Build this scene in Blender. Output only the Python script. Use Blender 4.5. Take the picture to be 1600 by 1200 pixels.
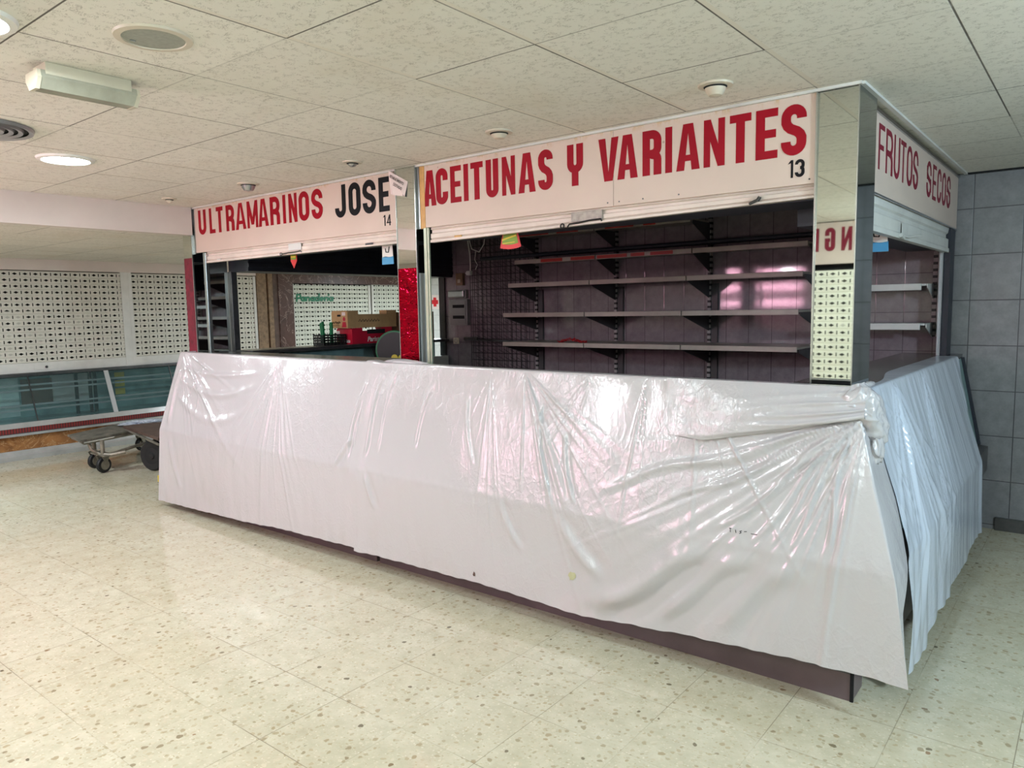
import bpy, bmesh, math, random
import numpy as np
from mathutils import Vector, Matrix, noise

for o in list(bpy.data.objects):
    bpy.data.objects.remove(o)
random.seed(7)
S = bpy.context.scene
COL = S.collection

# ------------------------------------------------------------------ camera
YAW, PITCH, ROLL, FPX = 0.673873, -0.101709, -0.017859, 1159.477
CAM = Vector((1.02847, -3.4204, 1.71))
fw = Vector((-math.sin(YAW) * math.cos(PITCH), math.cos(YAW) * math.cos(PITCH), math.sin(PITCH)))
rt = Vector((math.cos(YAW), math.sin(YAW), 0))
up = rt.cross(fw)
r2 = rt * math.cos(ROLL) + up * math.sin(ROLL)
u2 = -rt * math.sin(ROLL) + up * math.cos(ROLL)
cd = bpy.data.cameras.new('camera')
cam = bpy.data.objects.new('camera', cd)
COL.objects.link(cam)
cam.matrix_world = Matrix((
    (r2.x, u2.x, -fw.x, CAM.x), (r2.y, u2.y, -fw.y, CAM.y), (r2.z, u2.z, -fw.z, CAM.z), (0, 0, 0, 1)))
cd.sensor_width = 36
cd.lens = FPX / 1600 * 36
cd.clip_start = 0.05
S.camera = cam

# ------------------------------------------------------------------ world, exposure
W = bpy.data.worlds.new('world')
S.world = W
W.use_nodes = True
W.node_tree.nodes['Background'].inputs[0].default_value = (0.80, 0.86, 1.0, 1)
W.node_tree.nodes['Background'].inputs[1].default_value = 0.35
S.view_settings.view_transform = 'Standard'
S.view_settings.look = 'None'
S.view_settings.gamma = 1
S.view_settings.use_curve_mapping = False
S.view_settings.exposure = 0.76
S.cycles.max_bounces = 10
S.cycles.diffuse_bounces = 6
S.cycles.glossy_bounces = 5
S.cycles.transparent_max_bounces = 16
S.cycles.sample_clamp_indirect = 6
S.cycles.caustics_reflective = False
S.cycles.caustics_refractive = False
LED_W = 20.0         # watts of each ceiling downlight
BALL_W = 48.0        # watts of each unseen globe added as fill light
PINK_W = 5.0        # watts of each pink tube in the stall opposite

CEIL = 2.638
BACK = 3.05          # tiled back wall
FRONT = -4.6         # stalls opposite
LEFT = -9.4          # stalls across the left aisle
RIGHT = 4.2


# ------------------------------------------------------------------ node helpers
class N:
    def __init__(self, name):
        self.m = bpy.data.materials.new(name)
        self.m.use_nodes = True
        self.t = self.m.node_tree
        self.b = self.t.nodes['Principled BSDF']
        self.out = self.t.nodes['Material Output']

    def n(self, typ, **kw):
        nd = self.t.nodes.new(typ)
        for k, v in kw.items():
            setattr(nd, k, v)
        return nd

    def l(self, a, b):
        self.t.links.new(a, b)

    def _in(self, sock, v):
        if isinstance(v, (int, float)):
            sock.default_value = v
        elif isinstance(v, tuple):
            sock.default_value = v if len(v) == len(sock.default_value) else (*v, 1)
        else:
            self.l(v, sock)

    def math(self, op, a, b=0.0, c=0.0):
        nd = self.n('ShaderNodeMath', operation=op)
        self._in(nd.inputs[0], a)
        self._in(nd.inputs[1], b)
        self._in(nd.inputs[2], c)
        return nd.outputs[0]

    def pos(self):
        g = self.n('ShaderNodeNewGeometry')
        s = self.n('ShaderNodeSeparateXYZ')
        self.l(g.outputs['Position'], s.inputs[0])
        return g.outputs['Position'], s.outputs

    def vec(self, x, y, z):
        c = self.n('ShaderNodeCombineXYZ')
        for i, v in enumerate((x, y, z)):
            self._in(c.inputs[i], v)
        return c.outputs[0]

    def scale(self, v, s):
        nd = self.n('ShaderNodeVectorMath', operation='MULTIPLY')
        self._in(nd.inputs[0], v)
        nd.inputs[1].default_value = s
        return nd.outputs[0]

    def noise(self, v, sc, detail=3, rough=0.55, dist=0.0):
        nd = self.n('ShaderNodeTexNoise')
        self._in(nd.inputs['Vector'], v)
        nd.inputs['Scale'].default_value = sc
        nd.inputs['Detail'].default_value = detail
        nd.inputs['Roughness'].default_value = rough
        nd.inputs['Distortion'].default_value = dist
        return nd.outputs[0]

    def voro(self, v, sc, feature='F1', rnd=1.0):
        nd = self.n('ShaderNodeTexVoronoi', feature=feature)
        self._in(nd.inputs['Vector'], v)
        nd.inputs['Scale'].default_value = sc
        nd.inputs['Randomness'].default_value = rnd
        return nd

    def white(self, v):
        nd = self.n('ShaderNodeTexWhiteNoise', noise_dimensions='3D')
        self._in(nd.inputs['Vector'], v)
        return nd.outputs[0]

    def ramp(self, v, stops):
        nd = self.n('ShaderNodeValToRGB')
        e = nd.color_ramp.elements
        while len(e) < len(stops):
            e.new(0.5)
        for el, (p, c) in zip(e, stops):
            el.position = p
            el.color = c if len(c) == 4 else (*c, 1)
        self._in(nd.inputs[0], v)
        return nd.outputs[0]

    def step(self, v, a, b):
        nd = self.n('ShaderNodeMapRange', clamp=True)
        self._in(nd.inputs[0], v)
        nd.inputs[1].default_value = a
        nd.inputs[2].default_value = b
        return nd.outputs[0]

    def mix(self, f, a, b, mode='MIX'):
        nd = self.n('ShaderNodeMix', data_type='RGBA', blend_type=mode)
        self._in(nd.inputs[0], f)
        self._in(nd.inputs[6], a)
        self._in(nd.inputs[7], b)
        return nd.outputs[2]

    def bump(self, h, strength=0.3, dist=0.01, prev=None):
        nd = self.n('ShaderNodeBump')
        nd.inputs['Strength'].default_value = strength
        nd.inputs['Distance'].default_value = dist
        self._in(nd.inputs['Height'], h)
        if prev is not None:
            self.l(prev, nd.inputs['Normal'])
        return nd.outputs[0]

    def set(self, color=None, rough=None, metal=None, normal=None, **kw):
        b = self.b
        if color is not None:
            self._in(b.inputs['Base Color'], color)
        if rough is not None:
            self._in(b.inputs['Roughness'], rough)
        if metal is not None:
            self._in(b.inputs['Metallic'], metal)
        if normal is not None:
            self.l(normal, b.inputs['Normal'])
        for k, v in kw.items():
            self._in(b.inputs[k], v)
        return self.m


def srgb(r, g, b):
    f = lambda c: (c / 255 / 12.92) if c / 255 <= 0.04045 else ((c / 255 + 0.055) / 1.055) ** 2.4
    return (f(r), f(g), f(b))


def plain(name, rgb, rough=0.5, metal=0.0, var=0.12, sc=6.0, bump=0.0, bsc=60.0):
    """a plain surface with a little mottled wear"""
    k = N(name)
    p, s = k.pos()
    c = srgb(*rgb)
    d = tuple(x * (1 - var * 1.6) for x in c)
    e = tuple(min(1, x * (1 + var * 0.5)) for x in c)
    col = k.ramp(k.noise(p, sc, 5, 0.6), [(0.3, d), (0.65, e)])
    nrm = k.bump(k.noise(p, bsc, 3), bump, 0.005) if bump else None
    return k.set(col, rough, metal, nrm)


def mat_floor():
    k = N('terrazzo_tiles')
    p, s = k.pos()
    fx = k.math('DIVIDE', k.math('SUBTRACT', s[0], 0.445 - 40), 0.4)
    fy = k.math('DIVIDE', k.math('SUBTRACT', s[1], -0.258 - 40), 0.4)
    cell = k.vec(k.math('FLOOR', fx), k.math('FLOOR', fy), 0.0)
    rnd = k.white(cell)
    dx = k.math('ABSOLUTE', k.math('SUBTRACT', k.math('FRACT', k.math('ADD', fx, 0.5)), 0.5))
    dy = k.math('ABSOLUTE', k.math('SUBTRACT', k.math('FRACT', k.math('ADD', fy, 0.5)), 0.5))
    joint = k.math('SUBTRACT', 1.0, k.step(k.math('MINIMUM', dx, dy), 0.002, 0.006))
    jn = k.step(k.noise(p, 1.7, 2), 0.42, 0.62)
    joint = k.math('MULTIPLY', joint, k.math('ADD', 0.12, k.math('MULTIPLY', jn, 0.5)))
    off = k.n('ShaderNodeVectorMath', operation='ADD')
    k.l(p, off.inputs[0])
    k.l(k.scale(cell, (3.17, 5.31, 0)), off.inputs[1])
    pv = off.outputs[0]
    base = k.ramp(k.noise(pv, 9, 6, 0.7), [(0.3, srgb(180, 173, 150)), (0.7, srgb(203, 197, 176))])
    warp = k.n('ShaderNodeVectorMath', operation='ADD')
    nz = k.n('ShaderNodeTexNoise')
    k.l(pv, nz.inputs['Vector'])
    nz.inputs['Scale'].default_value = 30
    k.l(pv, warp.inputs[0])
    k.l(k.scale(nz.outputs[1], (0.028, 0.028, 0.0)), warp.inputs[1])
    for sc, lo, hi, keep, pal in (
            (75, 0.28, 0.38, 0.22, [(0.0, srgb(166, 155, 127)), (0.5, srgb(214, 207, 186)), (1.0, srgb(180, 169, 141))]),
            (38, 0.30, 0.37, 0.36, [(0.0, srgb(156, 144, 116)), (0.55, srgb(206, 198, 176)), (1.0, srgb(168, 154, 124))]),
            (24, 0.25, 0.30, 0.72, [(0.0, srgb(126, 112, 88)), (0.5, srgb(166, 154, 126)), (1.0, srgb(156, 138, 108))]),
            (15, 0.15, 0.18, 0.91, [(0.0, srgb(70, 60, 46)), (0.6, srgb(96, 84, 62)), (1.0, srgb(130, 92, 60))])):
        v = k.voro(warp.outputs[0], sc)
        sep = k.n('ShaderNodeSeparateColor')
        k.l(v.outputs['Color'], sep.inputs[0])
        on = k.math('GREATER_THAN', sep.outputs[0], keep)
        d = k.math('SUBTRACT', 1.0, k.step(v.outputs['Distance'], lo, hi))
        base = k.mix(k.math('MULTIPLY', on, k.math('MULTIPLY', d, 0.85)), base, k.ramp(sep.outputs[1], pal))
    base = k.mix(k.math('MULTIPLY', rnd, 0.16), base, srgb(176, 160, 124))
    stain = k.step(k.noise(p, 0.9, 6, 0.65), 0.5, 0.75)
    base = k.mix(k.math('MULTIPLY', stain, 0.22), base, srgb(146, 126, 88))
    base = k.mix(joint, base, srgb(84, 70, 52))
    rough = k.math('ADD', 0.05, k.math('MULTIPLY', k.noise(p, 6, 5), 0.10))
    h = k.math('ADD', k.math('MULTIPLY', joint, -1.0), k.math('MULTIPLY', k.noise(p, 3, 2), 0.2))
    return k.set(base, rough, 0.0, k.bump(h, 0.08, 0.003), **{'Specular IOR Level': 0.5})


def mat_ceiling(name, ox, oy, tint, px=0.6, py=0.609):
    k = N(name)
    p, s = k.pos()
    fx = k.math('DIVIDE', k.math('SUBTRACT', s[0], ox - 60), px)
    fy = k.math('DIVIDE', k.math('SUBTRACT', s[1], oy - 60 * py / 0.6 * 1.0), py)
    fy = k.math('DIVIDE', k.math('SUBTRACT', s[1], oy - py * 100), py)
    fx = k.math('DIVIDE', k.math('SUBTRACT', s[0], ox - px * 100), px)
    cell = k.vec(k.math('FLOOR', fx), k.math('FLOOR', fy), 0.0)
    rnd = k.white(cell)
    sx = k.math('SUBTRACT', k.math('FRACT', k.math('ADD', fx, 0.5)), 0.5)
    sy = k.math('SUBTRACT', k.math('FRACT', k.math('ADD', fy, 0.5)), 0.5)
    ax = k.math('ABSOLUTE', sx)
    ay = k.math('ABSOLUTE', sy)
    # jitter of how open each joint is, one value per tile edge and along it
    ex = k.math('MULTIPLY', k.step(k.white(k.vec(k.math('ROUND', fx), k.math('FLOOR', fy), 3.0)), 0.0, 0.55), k.math('ADD', 0.7, k.noise(p, 7, 3)))
    ey = k.math('MULTIPLY', k.step(k.white(k.vec(k.math('FLOOR', fx), k.math('ROUND', fy), 8.0)), 0.0, 0.55), k.math('ADD', 0.7, k.noise(p, 7, 3)))
    jx = k.math('MULTIPLY', k.math('SUBTRACT', 1.0, k.step(ax, 0.003, 0.007)), ex)
    jy = k.math('MULTIPLY', k.math('SUBTRACT', 1.0, k.step(ay, 0.003, 0.007)), ey)
    joint = k.math('MINIMUM', k.math('ADD', 0.0, k.math('MAXIMUM', jx, jy)), 1.0)
    bar = k.math('MULTIPLY', k.math('LESS_THAN', k.math('ABSOLUTE', k.math('SUBTRACT', sx, 0.02)), 0.017), k.math('GREATER_THAN', k.white(k.vec(k.math('ROUND', fx), 2.0, 5.0)), 0.35))
    base = k.mix(k.math('MULTIPLY', rnd, 0.5), srgb(*tint), tuple(0.86 * c for c in srgb(*tint)))
    # fissured face: short worm marks
    pr = k.scale(p, (1.0, 2.3, 1.0))
    w = k.noise(pr, 44, 2, 0.5, 1.2)
    worm = k.math('SUBTRACT', 1.0, k.step(k.math('ABSOLUTE', k.math('SUBTRACT', w, 0.5)), 0.015, 0.045))
    worm = k.math('MULTIPLY', worm, k.step(k.noise(p, 34, 2), 0.50, 0.58))
    dots = k.math('SUBTRACT', 1.0, k.step(k.voro(p, 120).outputs['Distance'], 0.12, 0.24))
    dots = k.math('MULTIPLY', dots, k.step(k.noise(p, 60, 1), 0.5, 0.6))
    mark = k.math('MULTIPLY', k.math('MAXIMUM', worm, k.math('MULTIPLY', dots, 0.6)), k.math('SUBTRACT', 1.0, bar))
    base = k.mix(k.math('MULTIPLY', mark, 0.46), base, srgb(104, 98, 84))
    st = k.math('MULTIPLY', k.step(k.noise(p, 1.4, 5, 0.6), 0.55, 0.8), 0.3)
    base = k.mix(st, base, srgb(186, 168, 134))
    base = k.mix(bar, base, srgb(214, 208, 196))
    base = k.mix(k.math('MULTIPLY', joint, 0.85), base, srgb(52, 42, 36))
    h = k.math('ADD', k.math('MULTIPLY', mark, -0.5), k.math('MULTIPLY', joint, -1.0))
    return k.set(base, 0.85, 0.0, k.bump(h, 0.4, 0.004), **{'Specular IOR Level': 0.2})


def mat_tiles(name, axis, pw, ph, o_w, o_z, ca, cb, cj, rough=0.3, jw=0.006, bump=0.3):
    """glazed wall tiles on a vertical wall; axis 0 = wall along x, 1 = along y"""
    k = N(name)
    p, s = k.pos()
    fx = k.math('DIVIDE', k.math('SUBTRACT', s[axis], o_w - 50 * pw), pw)
    fz = k.math('DIVIDE', k.math('SUBTRACT', s[2], o_z - 50 * ph), ph)
    cell = k.vec(k.math('FLOOR', fx), k.math('FLOOR', fz), 0.0)
    rnd = k.white(cell)
    ax = k.math('MULTIPLY', k.math('ABSOLUTE', k.math('SUBTRACT', k.math('FRACT', k.math('ADD', fx, 0.5)), 0.5)), pw)
    az = k.math('MULTIPLY', k.math('ABSOLUTE', k.math('SUBTRACT', k.math('FRACT', k.math('ADD', fz, 0.5)), 0.5)), ph)
    joint = k.math('SUBTRACT', 1.0, k.step(k.math('MINIMUM', ax, az), jw * 0.25, jw * 0.5))
    col = k.ramp(k.noise(p, 14, 6, 0.7), [(0.3, srgb(*ca)), (0.7, srgb(*cb))])
    col = k.mix(k.math('MULTIPLY', rnd, 0.2), col, srgb(*ca))
    col = k.mix(k.math('MULTIPLY', joint, 0.9), col, srgb(*cj))
    h = k.math('ADD', k.math('MULTIPLY', joint, -1.0), k.math('MULTIPLY', k.noise(p, 11, 3), 0.5))
    return k.set(col, rough, 0.0, k.bump(h, bump, 0.004))


def mat_shutter(name, axis, o_w, o_z, rgb, closed=0.0, holes=True, pw=0.114, ph=0.0757):
    """punched steel slats: real see-through diamonds and slits"""
    k = N(name)
    p, s = k.pos()
    fx = k.math('DIVIDE', k.math('SUBTRACT', s[axis], o_w - 100 * pw), pw)
    fz = k.math('DIVIDE', k.math('SUBTRACT', s[2], o_z - 100 * ph), ph)
    gx = k.math('ABSOLUTE', k.math('SUBTRACT', k.math('FRACT', fx), 0.5))
    gz = k.math('ABSOLUTE', k.math('SUBTRACT', k.math('FRACT', fz), 0.5))
    dia = k.math('LESS_THAN', k.math('ADD', k.math('DIVIDE', gx, 0.26), k.math('DIVIDE', gz, 0.205)), 1.0)
    sl = k.math('MULTIPLY', k.math('GREATER_THAN', gx, 0.45), k.math('LESS_THAN', gz, 0.25))
    cell = k.vec(k.math('FLOOR', fx), k.math('FLOOR', fz), 1.0)
    shut = k.math('MULTIPLY', k.math('LESS_THAN', k.white(cell), closed), k.math('LESS_THAN', s[2], 1.78))
    hole = k.math('MAXIMUM', k.math('MULTIPLY', dia, k.math('SUBTRACT', 1.0, shut)), sl)
    c = srgb(*rgb)
    col = k.ramp(k.noise(p, 5, 5, 0.65), [(0.3, tuple(x * 0.84 for x in c)), (0.7, c)])
    col = k.mix(k.math('MULTIPLY', k.math('MULTIPLY', dia, shut), 0.45), col, srgb(120, 120, 112))
    k.set(col, 0.45, 0.0)
    if holes:
        tr = k.n('ShaderNodeBsdfTransparent')
        mx = k.n('ShaderNodeMixShader')
        k.l(hole, mx.inputs[0])
        k.l(k.b.outputs[0], mx.inputs[1])
        k.l(tr.outputs[0], mx.inputs[2])
        k.l(mx.outputs[0], k.out.inputs[0])
    return k.m


def mat_film(name, tint):
    k = N(name)
    p, s = k.pos()
    c = srgb(*tint)
    a = k.noise(k.scale(p, (1.0, 1.0, 0.45)), 13, 5, 0.62, 0.6)
    b = k.noise(k.scale(p, (1.0, 1.0, 0.8)), 55, 4, 0.6, 0.8)
    v = k.voro(k.scale(p, (1.0, 1.0, 0.7)), 20, 'DISTANCE_TO_EDGE')
    cr = k.math('SUBTRACT', 1.0, k.step(v.outputs['Distance'], 0.0, 0.12))
    h = k.math('ADD', k.math('MULTIPLY', a, 1.0), k.math('ADD', k.math('MULTIPLY', b, 0.28), k.math('MULTIPLY', cr, 0.10)))
    h = k.math('MULTIPLY', h, k.math('ADD', 0.16, k.math('MULTIPLY', k.step(k.noise(p, 1.6, 2), 0.42, 0.68), 1.1)))
    grime = k.math('MULTIPLY', k.step(k.noise(p, 2.2, 6, 0.7), 0.55, 0.85), 0.25)
    low = k.math('SUBTRACT', 1.0, k.step(s[2], 0.1, 0.6))
    col = k.mix(k.math('MULTIPLY', grime, low), c, srgb(170, 150, 120))
    k.set(col, k.math('ADD', 0.07, k.math('MULTIPLY', k.noise(p, 8, 3), 0.14)), 0.0, k.bump(h, 0.5, 0.012), **{'Specular IOR Level': 0.9})
    tr = k.n('ShaderNodeBsdfTranslucent')
    k._in(tr.inputs[0], tuple(x * 0.95 for x in c))
    mx = k.n('ShaderNodeMixShader')
    mx.inputs[0].default_value = 0.12
    k.l(k.b.outputs[0], mx.inputs[1])
    k.l(tr.outputs[0], mx.inputs[2])
    k.l(mx.outputs[0], k.out.inputs[0])
    return k.m


def mat_marble(name, a, b, vein, sc=2.0, rough=0.12):
    k = N(name)
    p, s = k.pos()
    col = k.ramp(k.noise(p, sc, 6, 0.65, 1.5), [(0.3, srgb(*a)), (0.7, srgb(*b))])
    w = k.noise(p, sc * 0.8, 4, 0.6, 3.0)
    v = k.math('SUBTRACT', 1.0, k.step(k.math('ABSOLUTE', k.math('SUBTRACT', w, 0.5)), 0.002, 0.014))
    return k.set(k.mix(k.math('MULTIPLY', v, 0.6), col, srgb(*vein)), rough)


def mat_mirror(name, tint, rough=0.03, wave=0.0, bands=None):
    k = N(name)
    p, s = k.pos()
    nrm = None
    if wave:
        h = k.noise(k.scale(p, (1.0, 1.0, 2.6)), 9, 3, 0.6, 0.5)
        nrm = k.bump(h, wave, 0.01)
    col = k.ramp(k.noise(p, 3, 4), [(0.3, tuple(x * 0.93 for x in srgb(*tint))), (0.6, srgb(*tint))])
    return k.set(col, rough, 1.0, nrm)


def mat_glass(name, tint, alpha=0.25, rough=0.02):
    k = N(name)
    p, s = k.pos()
    k.set(srgb(*tint), k.math('ADD', rough, k.math('MULTIPLY', k.noise(p, 4, 3), 0.05)))
    tr = k.n('ShaderNodeBsdfTransparent')
    tr.inputs[0].default_value = (*tuple(0.60 + 0.40 * c for c in srgb(*tint)), 1)
    mx = k.n('ShaderNodeMixShader')
    mx.inputs[0].default_value = alpha
    k.l(tr.outputs[0], mx.inputs[1])
    k.l(k.b.outputs[0], mx.inputs[2])
    k.l(mx.outputs[0], k.out.inputs[0])
    return k.m


def mat_emit(name, rgb, strength):
    k = N(name)
    k.set(rgb, 0.4, **{'Emission Color': rgb, 'Emission Strength': strength})
    return k.m


def mat_sign(name, rgb):
    k = N(name)
    p, s = k.pos()
    c = srgb(*rgb)
    col = k.ramp(k.noise(p, 3, 4), [(0.3, tuple(x * 0.93 for x in c)), (0.7, c)])
    # rusty drips along the top edge, scattered specks
    topm = k.step(s[2], 2.595, 2.628)
    drip = k.step(k.noise(k.scale(p, (1, 1, 0.5)), 17, 4, 0.7), 0.52, 0.62)
    col = k.mix(k.math('MULTIPLY', k.math('MULTIPLY', topm, drip), 0.7), col, srgb(186, 150, 96))
    v = k.voro(p, 11)
    sp = k.math('MULTIPLY', k.math('SUBTRACT', 1.0, k.step(v.outputs['Distance'], 0.04, 0.09)), k.step(k.noise(p, 5, 2), 0.60, 0.64))
    col = k.mix(k.math('MULTIPLY', sp, 0.7), col, srgb(140, 122, 104))
    return k.set(col, k.math('ADD', 0.40, k.math('MULTIPLY', k.noise(p, 12, 3), 0.12)))


def mat_grille(name, axis, a, b, pitch=0.03):
    k = N(name)
    p, s = k.pos()
    f = k.math('FRACT', k.math('DIVIDE', k.math('ADD', s[axis], 50.0), pitch))
    m = k.math('GREATER_THAN', f, 0.6)
    return k.set(k.mix(m, srgb(*a), srgb(*b)), 0.5, 0.0, k.bump(m, 0.6, 0.006))


# ------------------------------------------------------------------ materials
M = {}
M['floor'] = mat_floor()
M['ceil'] = mat_ceiling('fissured_ceiling_tiles', 0.0, 0.0, (222, 219, 210))
M['ceil_low'] = mat_ceiling('plain_ceiling_tiles', -5.1, 0.2, (220, 214, 206), 0.6, 0.6)
M['plaster'] = plain('painted_plaster', (206, 196, 190), 0.7, 0, 0.05, 2)
M['plaster_grey'] = plain('grey_plaster', (150, 148, 146), 0.7, 0, 0.06, 2)
M['tile_back'] = mat_tiles('mauve_wall_tiles', 0, 0.206, 0.30, 0.0, 0.124, (116, 104, 109), (138, 126, 131), (62, 54, 56), 0.07, 0.006, 0.12)
M['tile_right'] = mat_tiles('grey_wall_tiles', 0, 0.31, 0.335, 0.234, 0.033, (106, 105, 108), (130, 129, 131), (44, 42, 44), 0.35, 0.008)
M['tile_side'] = mat_tiles('grey_side_tiles', 1, 0.31, 0.335, 0.2, 0.033, (130, 132, 134), (152, 154, 156), (60, 58, 60), 0.35, 0.007)
M['tile_white'] = mat_tiles('white_wall_tiles', 1, 0.2, 0.3, 0.0, 0.1, (196, 198, 198), (216, 218, 216), (150, 150, 150), 0.25, 0.006)
M['sign'] = mat_sign('painted_sign_board', (208, 190, 178))
M['red_paint'] = plain('red_sign_paint', (150, 0, 26), 0.5, 0, 0.08, 3)
M['red_paint_side'] = plain('maroon_sign_paint', (126, 30, 50), 0.55, 0, 0.08, 3)
M['black_paint'] = plain('black_sign_paint', (10, 11, 16), 0.5, 0, 0.05)
for nm in ('red_paint', 'red_paint_side', 'black_paint'):
    M[nm].node_tree.nodes['Principled BSDF'].inputs['Specular IOR Level'].default_value = 0.2
M['green_paint'] = plain('green_lettering_paint', (0, 112, 78), 0.4, 0, 0.05)
M['cream_metal'] = plain('cream_painted_metal', (214, 200, 190), 0.38, 0, 0.10, 4)
M['white_metal'] = plain('white_painted_metal', (206, 206, 202), 0.4, 0, 0.08, 4)
M['steel'] = plain('brushed_steel', (170, 172, 174), 0.28, 1.0, 0.12, 8)
M['steel_dark'] = plain('dark_steel', (92, 92, 94), 0.35, 0.8, 0.2, 8)
M['alu'] = plain('aluminium_trim', (196, 198, 196), 0.25, 1.0, 0.08, 8)
M['dull_plate'] = plain('worn_dull_plate', (168, 160, 152), 0.5, 0.1, 0.25, 25)
M['green_alu'] = plain('greenish_guide_rail', (176, 182, 160), 0.35, 0.3, 0.1, 8)
M['dark'] = plain('dark_cavity', (10, 10, 12), 0.9, 0, 0.1)
M['chrome'] = plain('chrome_skirt', (196, 198, 200), 0.2, 0.55, 0.1, 5)
M['pale'] = plain('pale_grey_panel', (176, 178, 180), 0.4, 0, 0.06)
M['navy'] = plain('navy_shutter_box', (30, 34, 46), 0.5, 0, 0.2)
M['body'] = plain('dark_counter_body', (52, 48, 48), 0.5, 0, 0.2)
M['plinth'] = plain('purplish_plinth_tile', (98, 84, 87), 0.35, 0, 0.12, 5)
M['counter_top'] = plain('grey_counter_top', (112, 110, 110), 0.22, 0.5, 0.15, 6)
M['film'] = mat_film('white_plastic_film', (193, 190, 193))
M['film_cool_lit'] = mat_film('plastic_film_cool_lit', (202, 210, 224))  # copy of the film with the cool right-hand light put into its tint
M['mirror'] = mat_mirror('old_mirror', (224, 228, 222), 0.02)
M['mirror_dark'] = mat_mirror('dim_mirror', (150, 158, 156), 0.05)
M['red_film'] = mat_mirror('crinkled_red_film', (184, 8, 40), 0.12, 1.1)
M['maroon'] = plain('maroon_panel', (124, 12, 44), 0.3, 0.2, 0.25, 18, 0.25, 50)
M['ochre'] = plain('ochre_wood_edge', (206, 160, 96), 0.5, 0, 0.2, 8)
M['shelf'] = plain('taupe_shelf_metal', (168, 156, 146), 0.4, 0, 0.1)
M['shelf_dark'] = plain('dark_shelf_bracket', (72, 68, 70), 0.45, 0.2, 0.12)
M['red_strip'] = plain('red_price_strip', (176, 40, 30), 0.35, 0, 0.1)
M['wire'] = plain('black_wire', (40, 36, 38), 0.45, 0.4, 0.1)
M['grey_plastic'] = plain('grey_plastic', (128, 128, 126), 0.35, 0, 0.08)
M['beige_plastic'] = plain('beige_plastic', (190, 182, 162), 0.3, 0, 0.08)
M['white_plastic'] = plain('white_plastic', (222, 220, 214), 0.35, 0, 0.05)
M['wood_box'] = plain('brown_meter_box', (120, 92, 66), 0.5, 0, 0.15)
M['red_tinsel'] = plain('red_tinsel', (170, 14, 24), 0.4, 0, 0.3, 30)
M['paper'] = plain('white_paper', (228, 214, 210), 0.7, 0, 0.04)
M['ink'] = plain('black_ink', (50, 44, 44), 0.7, 0, 0.05)
M['grey_disc'] = plain('grey_speaker_cloth', (150, 152, 142), 0.7, 0, 0.08, 60)
M['ring'] = plain('beige_lamp_ring', (200, 190, 172), 0.45, 0, 0.08)
M['diffuser'] = plain('yellowed_diffuser', (156, 154, 138), 0.25, 0, 0.15, 8)
M['vent'] = plain('grey_vent_ring', (150, 148, 150), 0.35, 0.5, 0.1)
M['card'] = plain('kraft_cardboard', (188, 150, 104), 0.7, 0, 0.1, 12)
M['card_dark'] = plain('brown_cardboard', (104, 76, 52), 0.7, 0, 0.15, 12)
M['card_red'] = plain('red_printed_cardboard', (188, 18, 50), 0.45, 0, 0.1)
M['crate_black'] = plain('black_plastic_crate', (24, 26, 26), 0.45, 0, 0.1)
M['crate_green'] = plain('green_plastic_crate', (16, 110, 66), 0.4, 0, 0.1)
M['lime'] = plain('lime_print', (130, 190, 40), 0.5, 0, 0.1)
M['yellow'] = plain('yellow_print', (214, 190, 60), 0.5, 0, 0.1)
M['tag_red'] = plain('red_print', (206, 52, 52), 0.5, 0, 0.1)
M['tag_green'] = plain('green_print', (118, 150, 40), 0.5, 0, 0.1)
M['tag_blue'] = plain('blue_print', (70, 150, 196), 0.5, 0, 0.1)
M['marble_dark'] = mat_marble('dark_red_marble', (60, 40, 36), (86, 60, 54), (170, 150, 140), 2.0, 0.35)
M['marble_brown'] = mat_marble('brown_marble', (110, 72, 44), (164, 118, 74), (190, 160, 120), 3.5)
M['wood_trim'] = plain('weathered_wood_trim', (128, 104, 80), 0.6, 0, 0.3, 20)
M['glass'] = mat_glass('teal_display_glass', (150, 180, 182), 0.07)
M['teal'] = plain('teal_case_back', (140, 172, 172), 0.4, 0.0, 0.35, 2.5)
M['teal_pale'] = plain('pale_case_back', (214, 232, 228), 0.4, 0, 0.2, 3)
M['grille'] = mat_grille('red_bumper_grille', 1, (120, 34, 34), (60, 30, 30))
M['rubber'] = plain('black_rubber', (22, 22, 24), 0.6, 0, 0.1)
M['deck'] = plain('scuffed_trolley_deck', (112, 106, 96), 0.5, 0.2, 0.4, 14, 0.5, 40)
M['deck_brown'] = plain('dark_brown_board', (84, 64, 56), 0.6, 0, 0.25, 10)
M['cast'] = plain('grey_cast_metal', (140, 134, 122), 0.45, 0.5, 0.25, 12)
M['red_cross'] = plain('red_emblem', (206, 24, 38), 0.5, 0, 0.05)
M['led'] = mat_emit('led_lens', (0.9, 1.0, 1.0), 22.0)
M['green_stain'] = plain('greenish_stain', (176, 176, 140), 0.3, 0, 0.1)
M['globe'] = mat_glass('opal_globe', (250, 250, 246), 0.15, 0.2)
M['pink_tube'] = mat_emit('pink_tube', (1.0, 0.45, 0.66), 15.0)
M['sh_left'] = mat_shutter('punched_shutter_across_aisle', 1, LEFT, 1.14, (206, 204, 194), 0.0)
M['sh_left_bent'] = mat_shutter('punched_shutter_with_bent_tabs', 1, -0.215, 1.14, (206, 204, 194), 0.36)
M['sh_bread'] = mat_shutter('punched_shutter_bakery', 1, 3.9, 1.14, (204, 208, 198), 0.0)
M['sh_opp'] = mat_shutter('cream_punched_shutter', 0, 0.0, 0.4, (232, 230, 212), 0.03)


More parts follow.
